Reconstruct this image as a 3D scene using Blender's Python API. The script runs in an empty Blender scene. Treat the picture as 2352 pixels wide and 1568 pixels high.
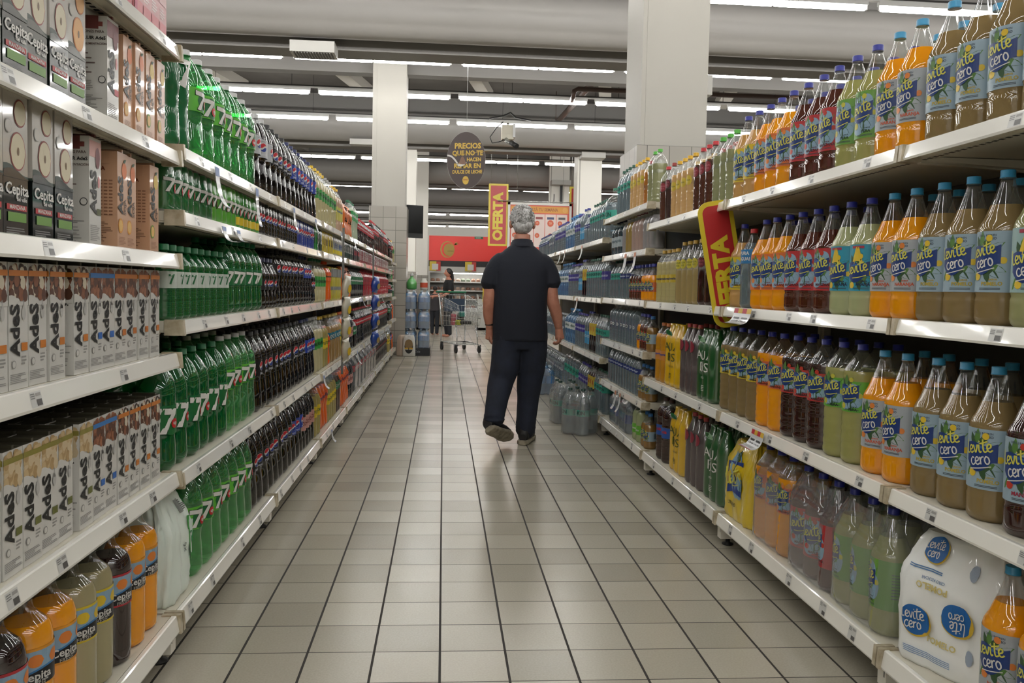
import bpy, math, random
from mathutils import Vector, Matrix
SC = bpy.context.scene
COL = SC.collection
RND = random.Random(11)
PI = math.pi

# ------------------------------------------------------------------ camera, world, exposure
CAM_H = 1.1453
YAW, PITCH, ROLL, FPX, CY = .0833, -.0493, .0209, 1900., 755.1
cam = bpy.data.cameras.new('camera')
cam.sensor_width = 36.
cam.lens = FPX / 2352 * 36
cam.shift_y = -(784 - CY) / 2352
cam.clip_start = .05
cam.clip_end = 200
cob = bpy.data.objects.new('camera', cam)
COL.objects.link(cob)
fw = Vector((math.sin(YAW) * math.cos(PITCH), math.cos(YAW) * math.cos(PITCH), math.sin(PITCH)))
r0 = Vector((math.cos(YAW), -math.sin(YAW), 0))
u0 = r0.cross(fw)
rt = r0 * math.cos(ROLL) + u0 * math.sin(ROLL)
up = -r0 * math.sin(ROLL) + u0 * math.cos(ROLL)
mw = Matrix((rt, up, -fw)).transposed().to_4x4()
mw.translation = (0, 0, CAM_H)
cob.matrix_world = mw
SC.camera = cob

wd = bpy.data.worlds.new('world')
SC.world = wd
wd.use_nodes = True
wd.node_tree.nodes['Background'].inputs[0].default_value = (.9, .95, 1, 1)
wd.node_tree.nodes['Background'].inputs[1].default_value = .02
TUBE_POWER = 33.
SC.view_settings.view_transform = 'Standard'
SC.view_settings.look = 'None'
SC.view_settings.gamma = 1
SC.view_settings.use_curve_mapping = False
SC.view_settings.exposure = 0.1
cy = SC.cycles
cy.max_bounces = 7
cy.diffuse_bounces = 3
cy.glossy_bounces = 3
cy.transmission_bounces = 4
cy.transparent_max_bounces = 14
cy.caustics_reflective = False
cy.caustics_refractive = False
cy.sample_clamp_indirect = 6
cy.use_light_tree = True
cy.use_adaptive_sampling = True
cy.adaptive_threshold = .02
cy.use_denoising = True
try:
    cy.denoiser = 'OPENIMAGEDENOISE'
except Exception:
    pass

# ------------------------------------------------------------------ materials
def lin(c):
    return tuple(((x / 255) / 12.92 if x / 255 <= .04045 else ((x / 255 + .055) / 1.055) ** 2.4) for x in c) + (1,)

def new_mat(name):
    m = bpy.data.materials.new(name)
    m.use_nodes = True
    nt = m.node_tree
    for n in list(nt.nodes):
        nt.nodes.remove(n)
    out = nt.nodes.new('ShaderNodeOutputMaterial')
    return m, nt, out

def principled(nt, c, rough=.5, metal=0, coat=0, spec=.5):
    b = nt.nodes.new('ShaderNodeBsdfPrincipled')
    b.inputs['Base Color'].default_value = lin(c)
    b.inputs['Roughness'].default_value = rough
    b.inputs['Metallic'].default_value = metal
    b.inputs['Specular IOR Level'].default_value = spec
    b.inputs['Coat Weight'].default_value = coat
    b.inputs['Coat Roughness'].default_value = .045
    b.inputs['Coat IOR'].default_value = 1.9
    return b

def mixs(nt, a, b, fac):
    m = nt.nodes.new('ShaderNodeMixShader')
    if isinstance(fac, (int, float)):
        m.inputs[0].default_value = fac
    else:
        nt.links.new(fac, m.inputs[0])
    nt.links.new(a.outputs[0], m.inputs[1])
    nt.links.new(b.outputs[0], m.inputs[2])
    return m

def mat(name, c, rough=.5, metal=0, coat=0, spec=.5, transl=0, noise=None, bump=0):
    m, nt, out = new_mat(name)
    b = principled(nt, c, rough, metal, coat, spec)
    if noise or bump:
        tc = nt.nodes.new('ShaderNodeTexCoord')
        nz = nt.nodes.new('ShaderNodeTexNoise')
        nz.inputs['Scale'].default_value = (noise or bump)[0]
        nz.inputs['Detail'].default_value = 5
        nt.links.new(tc.outputs['Object'], nz.inputs['Vector'])
        if noise:
            r = nt.nodes.new('ShaderNodeValToRGB')
            r.color_ramp.elements[0].position = .35
            r.color_ramp.elements[1].position = .65
            r.color_ramp.elements[0].color = lin(noise[1])
            r.color_ramp.elements[1].color = lin(c)
            nt.links.new(nz.outputs['Fac'], r.inputs[0])
            nt.links.new(r.outputs[0], b.inputs['Base Color'])
        if bump:
            bp = nt.nodes.new('ShaderNodeBump')
            bp.inputs['Strength'].default_value = bump[1]
            bp.inputs['Distance'].default_value = .01
            nt.links.new(nz.outputs['Fac'], bp.inputs['Height'])
            nt.links.new(bp.outputs[0], b.inputs['Normal'])
    s = b
    if transl:
        t = nt.nodes.new('ShaderNodeBsdfTranslucent')
        t.inputs[0].default_value = lin(c)
        s = mixs(nt, b, t, transl)
    nt.links.new(s.outputs[0], out.inputs[0])
    return m

def pet(name, tint, fac, col, gloss=.9, rough=.045):
    """clear bottle plastic: see-through, tinted, mirror-like at grazing angles"""
    m, nt, out = new_mat(name)
    t = nt.nodes.new('ShaderNodeBsdfTransparent')
    t.inputs[0].default_value = lin(tint)
    d = nt.nodes.new('ShaderNodeBsdfDiffuse')
    d.inputs[0].default_value = lin(col)
    a = mixs(nt, t, d, fac)
    g = nt.nodes.new('ShaderNodeBsdfGlossy')
    g.inputs[0].default_value = (1, 1, 1, 1)
    g.inputs['Roughness'].default_value = rough
    lw = nt.nodes.new('ShaderNodeLayerWeight')
    lw.inputs[0].default_value = .5
    p = nt.nodes.new('ShaderNodeMath')
    p.operation = 'POWER'
    p.inputs[1].default_value = 4
    nt.links.new(lw.outputs['Facing'], p.inputs[0])
    q = nt.nodes.new('ShaderNodeMath')
    q.operation = 'MULTIPLY_ADD'
    q.inputs[1].default_value = gloss * .8
    q.inputs[2].default_value = .085
    nt.links.new(p.outputs[0], q.inputs[0])
    s = mixs(nt, a, g, q.outputs[0])
    nt.links.new(s.outputs[0], out.inputs[0])
    return m

def emit(name, c, power):
    m, nt, out = new_mat(name)
    e = nt.nodes.new('ShaderNodeEmission')
    e.inputs[0].default_value = c
    e.inputs[1].default_value = power
    nt.links.new(e.outputs[0], out.inputs[0])
    return m

_mc = {}
def C(r, g, b, rough=.45, **k):
    """plain printed / moulded colour"""
    r, g, b = (max(0, c) * .86 for c in (r, g, b))
    key = (r, g, b, rough, tuple(sorted(k.items())))
    if key not in _mc:
        _mc[key] = mat('plain_%d_%d_%d' % (r, g, b), (r, g, b), rough, **k)
    return _mc[key]

def juice(r, g, b, tr=.35):
    return C(r / .9, g / .9, b / .9, .6, coat=1., spec=0., transl=tr * .45)

CLEAR = pet('clear_plastic', (246, 248, 248), .02, (230, 235, 235))
WATER = pet('water_in_plastic', (200, 212, 218), .55, (118, 134, 142))
WATERBLUE = pet('water_in_blue_plastic', (150, 195, 225), .34, (104, 160, 206))
GREENPET = pet('green_plastic', (172, 236, 184), .16, (120, 205, 138))
DKGREENPET = pet('dark_green_plastic', (84, 190, 112), .32, (22, 128, 66))
FILMW = pet('milky_wrapping_film', (244, 246, 246), .18, (232, 236, 236), 1., .15)
FILM = pet('wrapping_film', (240, 242, 244), .10, (225, 228, 232), 1., .12)
WHITE_METAL = mat('white_enamel', (226, 222, 210), .35, coat=.3)
SHELF_METAL = mat('cream_enamel', (205, 200, 184), .4)
RAIL = mat('rail_plastic', (236, 234, 226), .16, coat=.6)
BEIGE = mat('beige_plastic', (190, 180, 158), .4, noise=(30, (150, 138, 112)))
BACKP = mat('back_panel_paint', (70, 68, 62), .6)
BLACKP = C(18, 18, 18, .5)
CHROME = mat('zinc_wire', (190, 192, 190), .25, metal=.9)
WHITE = C(238, 236, 230)
INK = C(20, 20, 20)
GREY = C(140, 140, 138)

# ------------------------------------------------------------------ mesh builder
_txt = {}
def text2d(s, size=1., bold=0., shear=0.):
    key = (s, bold, shear)
    if key not in _txt:
        cu = bpy.data.curves.new('t', 'FONT')
        cu.body = s
        cu.size = 1.
        cu.offset = bold
        cu.shear = shear
        cu.resolution_u = 2
        cu.align_x = 'CENTER'
        cu.align_y = 'CENTER'
        ob = bpy.data.objects.new('t', cu)
        COL.objects.link(ob)
        dg = bpy.context.evaluated_depsgraph_get()
        me = bpy.data.meshes.new_from_object(ob.evaluated_get(dg))
        lim = .62 * len(s) + .5                       # bold outlines can throw stray spikes
        _txt[key] = ([(min(max(v.co.x, -lim), lim), min(max(v.co.y, -.62), .62)) for v in me.vertices], [tuple(p.vertices) for p in me.polygons])
        bpy.data.objects.remove(ob)
        bpy.data.curves.remove(cu)
        bpy.data.meshes.remove(me)
    v, f = _txt[key]
    return [(x * size, y * size) for x, y in v], f

class MB:
    def __init__(s):
        s.v, s.f, s.m, s.sm, s.mats = [], [], [], [], []
    def mi(s, m):
        if m not in s.mats:
            s.mats.append(m)
        return s.mats.index(m)
    def add(s, vs, fs, m, smooth=False):
        o = len(s.v)
        s.v += [tuple(v) for v in vs]
        k = s.mi(m)
        for f in fs:
            s.f.append(tuple(i + o for i in f))
            s.m.append(k)
            s.sm.append(smooth)
        return s
    def box(s, x0, x1, y0, y1, z0, z1, m):
        v = [(x, y, z) for z in (z0, z1) for y in (y0, y1) for x in (x0, x1)]
        return s.add(v, [(0, 2, 3, 1), (4, 5, 7, 6), (0, 1, 5, 4), (2, 6, 7, 3), (0, 4, 6, 2), (1, 3, 7, 5)], m)
    def prism(s, poly, axis, a, b, m):
        """poly in the two other axes, extruded along axis from a to b"""
        n = len(poly)
        def pt(p, t):
            return {0: (t, p[0], p[1]), 1: (p[0], t, p[1]), 2: (p[0], p[1], t)}[axis]
        v = [pt(p, a) for p in poly] + [pt(p, b) for p in poly]
        f = [tuple(range(n))[::-1], tuple(range(n, 2 * n))] + [(i, (i + 1) % n, n + (i + 1) % n, n + i) for i in range(n)]
        return s.add(v, f, m)
    def rings(s, rs, m, cap0=True, cap1=True, smooth=True, mfn=None):
        n = len(rs[0])
        o = len(s.v)
        for r in rs:
            s.v += [tuple(p) for p in r]
        for j in range(len(rs) - 1):
            k = s.mi(mfn(j) if mfn else m)
            for i in range(n):
                a, b = o + j * n + i, o + j * n + (i + 1) % n
                s.f.append((a, b, b + n, a + n))
                s.m.append(k)
                s.sm.append(smooth)
        for c, j, flag in ((cap0, 0, 1), (cap1, len(rs) - 1, 0)):
            if c:
                q = tuple(o + j * n + i for i in range(n))
                s.f.append(q[::-1] if flag else q)
                s.m.append(s.mi(mfn(min(j, len(rs) - 2)) if mfn else m))
                s.sm.append(False)
        return s
    def lathe(s, prof, m, seg=20, c=(0, 0, 0), mfn=None, cap0=True, cap1=True, flute=None, smooth=True):
        rs = []
        for r, z in prof:
            ring = []
            for i in range(seg):
                a = 2 * PI * i / seg
                rr = r
                if flute and flute[0] < z < flute[1]:
                    t = (z - flute[0]) / (flute[1] - flute[0])
                    rr = r * (1 + flute[2] * math.sin(PI * t) * math.cos(8 * a))
                ring.append((c[0] + rr * math.cos(a), c[1] + rr * math.sin(a), c[2] + z))
            rs.append(ring)
        return s.rings(rs, m, cap0, cap1, smooth, mfn)
    def tube(s, pts, r, m, seg=8, caps=True):
        pts = [Vector(p) for p in pts]
        rr = r if isinstance(r, (list, tuple)) else [r] * len(pts)
        rs, prev = [], None
        for i, p in enumerate(pts):
            t = (pts[min(i + 1, len(pts) - 1)] - pts[max(i - 1, 0)]).normalized()
            if prev is None:
                prev = Vector((1, 0, 0)) if abs(t.x) < .8 else Vector((0, 1, 0))
            a = (prev - t * prev.dot(t)).normalized()
            b = t.cross(a)
            prev = a
            q = rr[i]
            qa, qb = q if isinstance(q, (list, tuple)) else (q, q)
            rs.append([p + a * (qa * math.cos(2 * PI * k / seg)) + b * (qb * math.sin(2 * PI * k / seg)) for k in range(seg)])
        return s.rings(rs, m, caps, caps)
    def ell(s, c, r, m, nu=14, nv=10, rot=None):
        rs = []
        for j in range(nv + 1):
            t = -PI / 2 + PI * j / nv
            ring = []
            for i in range(nu):
                a = 2 * PI * i / nu
                p = Vector((r[0] * max(.02, math.cos(t)) * math.cos(a), r[1] * max(.02, math.cos(t)) * math.sin(a), r[2] * math.sin(t)))
                if rot:
                    p = rot @ p
                ring.append(p + Vector(c))
            rs.append(ring)
        return s.rings(rs, m)
    # ---- artwork on a mapped surface W(s, z, off)
    def art(s, vf, W, m, pos=(0, 0), off=.002, ang=0):
        ca, sa = math.cos(ang), math.sin(ang)
        v = [W(pos[0] + x * ca - y * sa, pos[1] + x * sa + y * ca, off) for x, y in vf[0]]
        return s.add(v, vf[1], m)
    def text(s, W, t, size, m, pos, off=.0022, bold=.03, shear=0, ang=0, sx=1.):
        v, f = text2d(t, size, bold, shear)
        return s.art(([(x * sx, y) for x, y in v], f), W, m, pos, off, ang)
    def poly(s, W, pts, m, pos=(0, 0), off=.0016, ang=0):
        return s.art((pts, [tuple(range(len(pts)))]), W, m, pos, off, ang)
    def strip(s, W, s0, s1, lo, hi, m, n=8, off=.0014):
        v = []
        for i in range(n + 1):
            t = i / n
            x = s0 + (s1 - s0) * t
            v += [W(x, lo(t), off), W(x, hi(t), off)]
        return s.add(v, [(2 * i, 2 * i + 2, 2 * i + 3, 2 * i + 1) for i in range(n)], m)
    def rect(s, W, s0, s1, z0, z1, m, off=.0014, n=1):
        return s.strip(W, s0, s1, lambda t: z0, lambda t: z1, m, n, off)
    def disc(s, W, cx, cz, rx, rz, m, off=.0014, n=10):
        q = lambda t: math.sqrt(max(0, 1 - (2 * t - 1) ** 2))
        return s.strip(W, cx - rx, cx + rx, lambda t: cz - rz * q(t), lambda t: cz + rz * q(t), m, n, off)
    def brush(s, W, strokes, w, m, pos, sc, off=.0024, ang=0):
        for st in strokes:
            P = [Vector(p) for p in st]
            pts = []
            for i in range(len(P) - 1):
                a, b, c, d = P[max(i - 1, 0)], P[i], P[i + 1], P[min(i + 2, len(P) - 1)]
                for k in range(3):
                    t = k / 3
                    pts.append(.5 * (2 * b + (c - a) * t + (2 * a - 5 * b + 4 * c - d) * t * t + (3 * b - a - 3 * c + d) * t ** 3))
            pts.append(P[-1])
            v = []
            for i, p in enumerate(pts):
                t = (pts[min(i + 1, len(pts) - 1)] - pts[max(i - 1, 0)])
                nrm = Vector((-t.y, t.x)).normalized() * w * .5
                v += [(p + nrm) * sc, (p - nrm) * sc]
            f = [(2 * i, 2 * i + 1, 2 * i + 3, 2 * i + 2) for i in range(len(pts) - 1)]
            s.art(([(q.x, q.y) for q in v], f), W, m, pos, off, ang)
        return s
    def mesh(s, name):
        me = bpy.data.meshes.new(name)
        me.from_pydata(s.v, [], s.f)
        for m in s.mats:
            me.materials.append(m)
        me.polygons.foreach_set('material_index', s.m)
        me.polygons.foreach_set('use_smooth', s.sm)
        me.update()
        return me

def obj(name, mb, parent=None, loc=None, rz=0):
    me = mb if isinstance(mb, bpy.types.Mesh) else mb.mesh(name)
    o = bpy.data.objects.new(name, me)
    COL.objects.link(o)
    if parent:
        o.parent = parent
    if loc:
        o.location = loc
    if rz:
        o.rotation_euler = (0, 0, rz)
    return o

def tag(o, label, cat, group=None):
    o['label'] = label
    o['category'] = cat
    if group:
        o['group'] = group
    return o

def thing(name, label, cat, group=None, loc=(0, 0, 0), rz=0):
    o = bpy.data.objects.new(name, None)
    COL.objects.link(o)
    o.empty_display_size = .1
    o.location = loc
    o.rotation_euler = (0, 0, rz)
    return tag(o, label, cat, group)

def structure(name, mb):
    o = obj(name, mb)
    o['kind'] = 'structure'
    return o

ONES = 'first second third fourth fifth sixth seventh eighth ninth tenth eleventh twelfth thirteenth fourteenth fifteenth sixteenth seventeenth eighteenth nineteenth'.split()
TENS = {2: 'twenty', 3: 'thirty', 4: 'forty', 5: 'fifty'}
def nth(n):
    if n < 20:
        return ONES[n - 1]
    t, o = divmod(n, 10)
    if o == 0:
        return {2: 'twentieth', 3: 'thirtieth', 4: 'fortieth', 5: 'fiftieth'}[t]
    return TENS[t] + '-' + ONES[o - 1]

# ------------------------------------------------------------------ setting
S_T = .205
def floor_mat():
    m, nt, out = new_mat('ceramic_floor_tiles')
    N, L = nt.nodes.new, nt.links.new
    b = principled(nt, (150, 146, 134), .2, spec=.5)
    tc = N('ShaderNodeTexCoord')
    sx = N('ShaderNodeSeparateXYZ')
    L(tc.outputs['Object'], sx.inputs[0])
    def M(op, a, c=None, d=None):
        n = N('ShaderNodeMath')
        n.operation = op
        for i, q in enumerate((a, c, d)):
            if q is None:
                continue
            if isinstance(q, (int, float)):
                n.inputs[i].default_value = q
            else:
                L(q, n.inputs[i])
        return n.outputs[0]
    x, y = sx.outputs[0], sx.outputs[1]
    tx = M('DIVIDE', M('ADD', x, .9652 * S_T), S_T)
    ysk = M('SUBTRACT', y, M('MULTIPLY', x, -.0109))
    ty = M('DIVIDE', M('SUBTRACT', ysk, 11.48 * S_T), .996 * S_T)
    dx = M('ABSOLUTE', M('SUBTRACT', M('FRACT', M('ADD', tx, .5)), .5))
    dy = M('ABSOLUTE', M('SUBTRACT', M('FRACT', M('ADD', ty, .5)), .5))
    gx = M('LESS_THAN', dx, .0185)
    gy = M('LESS_THAN', dy, .0095)
    g = M('MAXIMUM', gx, gy)
    cell = N('ShaderNodeCombineXYZ')
    L(M('FLOOR', tx), cell.inputs[0])
    L(M('FLOOR', ty), cell.inputs[1])
    wn = N('ShaderNodeTexWhiteNoise')
    wn.noise_dimensions = '2D'
    L(cell.outputs[0], wn.inputs['Vector'])
    nz = N('ShaderNodeTexNoise')
    nz.inputs['Scale'].default_value = 160
    L(tc.outputs['Object'], nz.inputs['Vector'])
    nz2 = N('ShaderNodeTexNoise')
    nz2.inputs['Scale'].default_value = 1.6
    nz2.inputs['Detail'].default_value = 4
    L(tc.outputs['Object'], nz2.inputs['Vector'])
    val = M('ADD', M('ADD', M('MULTIPLY', wn.outputs[0], .45), M('MULTIPLY', nz.outputs[0], .5)), M('MULTIPLY', nz2.outputs[0], .25))
    r = N('ShaderNodeValToRGB')
    r.color_ramp.elements[0].color = lin((142, 136, 122))
    r.color_ramp.elements[1].color = lin((186, 180, 165))
    L(val, r.inputs[0])
    mx = N('ShaderNodeMix')
    mx.data_type = 'RGBA'
    L(g, mx.inputs['Factor'])
    L(r.outputs[0], mx.inputs['A'])
    mx.inputs['B'].default_value = lin((30, 24, 16))
    L(mx.outputs['Result'], b.inputs['Base Color'])
    L(M('ADD', M('ADD', M('MULTIPLY', g, .5), .17), M('MULTIPLY', nz2.outputs[0], .12)), b.inputs['Roughness'])
    bp = N('ShaderNodeBump')
    bp.inputs['Strength'].default_value = .25
    bp.inputs['Distance'].default_value = .002
    L(M('SUBTRACT', M('MULTIPLY', nz.outputs[0], .12), g), bp.inputs['Height'])
    L(bp.outputs[0], b.inputs['Normal'])
    L(b.outputs[0], out.inputs[0])
    return m

def quad(pts, m):
    return MB().add(pts, [(0, 1, 2, 3)], m)

X0, X1, Y0, Y1, ZC = -16, 22, -9, 50, 5.75
structure('floor', MB().box(X0, X1, Y0, Y1, -.1, 0, floor_mat()))
CEIL = mat('grey_concrete', (104, 100, 96), .85, noise=(.7, (86, 82, 78)))
PAINT = mat('white_paint', (172, 169, 161), .6)
PAINT2 = mat('off_white_paint', (196, 192, 184), .65)
GRAYP = mat('light_grey_paint', (126, 123, 120), .6)
structure('ceiling', MB().box(X0, X1, Y0, Y1, ZC, ZC + .2, CEIL))
structure('wall_back', MB().box(X0, X1, Y1, Y1 + .2, 0, ZC, PAINT2))
structure('wall_front', MB().box(X0, X1, Y0 - .2, Y0, 0, ZC, PAINT2))
structure('wall_left', MB().box(X0 - .2, X0, Y0, Y1, 0, ZC, PAINT2))
structure('wall_right', MB().box(X1, X1 + .2, Y0, Y1, 0, ZC, PAINT2))
def tiles_mat():
    m, nt, out = new_mat('grey_wall_tiles')
    N, L = nt.nodes.new, nt.links.new
    b = principled(nt, (150, 145, 136), .3)
    br = N('ShaderNodeTexBrick')
    br.offset = 0
    br.inputs['Color1'].default_value = lin((150, 145, 136))
    br.inputs['Color2'].default_value = lin((142, 137, 128))
    br.inputs['Mortar'].default_value = lin((84, 80, 74))
    br.inputs['Scale'].default_value = 1
    br.inputs['Mortar Size'].default_value = .004
    br.inputs['Brick Width'].default_value = .205
    br.inputs['Row Height'].default_value = .205
    tc = N('ShaderNodeTexCoord')
    sx = N('ShaderNodeSeparateXYZ')
    cb = N('ShaderNodeCombineXYZ')
    ad = N('ShaderNodeMath')
    L(tc.outputs['Object'], sx.inputs[0])
    L(sx.outputs[0], ad.inputs[0])
    L(sx.outputs[1], ad.inputs[1])
    L(ad.outputs[0], cb.inputs[0])
    L(sx.outputs[2], cb.inputs[1])
    L(cb.outputs[0], br.inputs['Vector'])
    L(br.outputs['Color'], b.inputs['Base Color'])
    L(b.outputs[0], out.inputs[0])
    return m
TILES = tiles_mat()
PAINT_LIT = mat('lamplit_white_paint', (232, 229, 221), .6)  # same white paint, with the far lamps' light put into the colour
DUCTP = mat('duct_paint', (160, 157, 153), .5)
# columns: x0, x1, y0, y1, height of the tile cladding, top
for x0, x1, y0, y1, zt in ((1.75, 2.36, 7.45, 8.1, 2.46), (-1.2, -.655, 13.75, 14.3, 2.44), (-1.35, -.72, 20.7, 21.3, 1.5), (-1.1, -.54, 27., 27.15, 1.5), (3.33, 3.95, 20.9, 21.5, 2.4), (3.38, 4.04, 27.0, 27.15, 2.), (1.75, 2.36, 13.75, 14.3, 1.4)):
    if (x0, y0) == (1.75, 13.75):
        continue
    mb = MB().box(x0, x1, y0, y1, zt, ZC, PAINT if y0 < 20 else PAINT_LIT)
    mb.box(x0 + .04, x0 + .07, y0 - .006, y0, zt, ZC, PAINT)
    mb.box(x0 - .035, x1 + .035, y0 - .035, y1 + .035, 0, zt, TILES)
    structure('column', mb)
# ceiling beams, joists, ducts
for i, (yb, zb) in enumerate(((12.0, 4.44), (20.55, 4.5), (28.2, 4.5), (35.5, 4.5), (43, 4.5))):
    structure('ceiling_beam', MB().box(X0, X1, yb, yb + .45, zb, ZC, GRAYP))
    d = MB()
    pr = [(x, yb - .372 + .36 * math.cos(2 * PI * k / 24), zb + .42 + .36 * math.sin(2 * PI * k / 24)) for x in (X0 + .2, X1 - .2) for k in range(24)]
    d.rings([pr[:24], pr[24:]], DUCTP)
    tag(obj('air_duct', d), 'long round painted air duct, %s ceiling duct counted from the entrance' % nth(i + 1), 'duct', 'round ducts along the ceiling beams')
structure('ceiling_beam', MB().box(X0, X1, 14.0, 14.25, 4.64, 4.95, GRAYP))
mb = MB()
for x in (-9, -6.2, -3.4, -.6, 2.2, 5.0, 7.8, 10.6):
    for y0 in (5, 12.6, 21.3, 29):
        mb.prism([(x, y0), (x + .28, y0), (x + 1.68, y0 + 7.), (x + 1.4, y0 + 7.)], 2, ZC - .22, ZC, PAINT2)
structure('ceiling_joists', mb)
PIPE = mat('rust_brown_pipe_paint', (70, 52, 44), .5)
mb = MB()
mb.tube([(2.3, 15.3, 4.62), (2.28, 15.02, 4.64), (2.29, 15.0, 4.72), (2.36, 15.0, 4.76), (10, 15.0, 4.76)], .045, PIPE)
for x in (3.6, 6.6, 9.6):
    mb.tube([(x, 15.0, 4.76), (x, 15.0, ZC - .003)], .008, PIPE, 6)
tag(obj('sprinkler_pipe', mb), 'dark brown water pipe with an elbow under the ceiling', 'pipe')
mb = MB()
mb.tube([(2.54, 19.6, 5.0), (2.75, 14.4, 5.0)], .06, PIPE)
for y in (15.2, 19.4):
    mb.tube([(2.72 - .042 * (y - 15.2), y, 5.0), (2.72 - .042 * (y - 15.2), y, ZC - .003)], .008, PIPE, 6)
tag(obj('ceiling_pipe', mb), 'dark slanting pipe crossing behind the big white column', 'pipe')

# ------------------------------------------------------------------ light fixtures
TUBE = emit('fluorescent_glow', (1, .985, .95, 1), TUBE_POWER)
HOUS = mat('fixture_enamel', (205, 205, 203), .4)
CABLE = C(48, 46, 44, .6)
me_tube = MB().lathe([(.030, -.575), (.034, -.565), (.034, .565), (.030, .575)], TUBE, 8)
for i, v in enumerate(me_tube.v):
    me_tube.v[i] = (v[2], v[1], v[0])
me_tube = me_tube.mesh('tube')
mb = MB().box(-1.2, 1.2, -.03, .03, .035, .085, HOUS)
for x in (-1.185, -.01, .01, 1.185):
    mb.box(x - .012, x + .012, -.014, .014, -.02, .036, HOUS)
me_house = mb.mesh('housing')
ROWS = [(-7.8, 4.65), (-5.3, 4.65), (-2.75, 4.65), (-.2, 4.65), (2.35, 4.65), (4.9, 4.66), (7.3, 4.68), (10.0, 4.68), (12.95, 4.57), (15.45, 4.61), (17.9, 4.63), (23.2, 4.63), (29.6, 4.62), (40.3, 4.62), (48, 4.62)]  # first row, unseen behind the camera, is added to light the goods' fronts
for ri, (y, z) in enumerate(ROWS):
    lo, hi = (-3, 4) if y < 12 else ((-4, 4) if y < 24 else (-3, 4))
    if y < 0:
        lo, hi = -4, 4  # rear rows get added fixtures to throw light on the lower shelves
    mb = MB().box(X0 + 4, X1 - 6, y - .025, y + .025, z + .085, z + .105, HOUS)
    for x in range(-11, 16, 2):
        mb.box(x + .2 - .004, x + .2 + .004, y - .004, y + .004, z + .12, ZC - (.23 if y < 36 else .003), CABLE)
    mb.box(X0 + 4, X1 - 6, y - .04, y + .04, z + .106, z + .125, CABLE)
    tag(obj('lamp_trunking', mb), 'long grey trunking with cables carrying the %s row of lamps' % nth(ri + 1), 'trunking', 'lamp trunking rows')
    for k in range(lo, hi):
        t = thing('fluorescent_fixture', 'twin white fluorescent lamp, %s from its end in the %s ceiling row' % (nth(k - lo + 1), nth(ri + 1)), 'ceiling lamp', 'rows of fluorescent ceiling lamps', (1.41 + 2.54 * k, y, z))
        obj('housing', me_house, t)
        obj('tube', me_tube, t, (-.59, 0, 0))
        obj('tube', me_tube, t, (.59, 0, 0))

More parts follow.
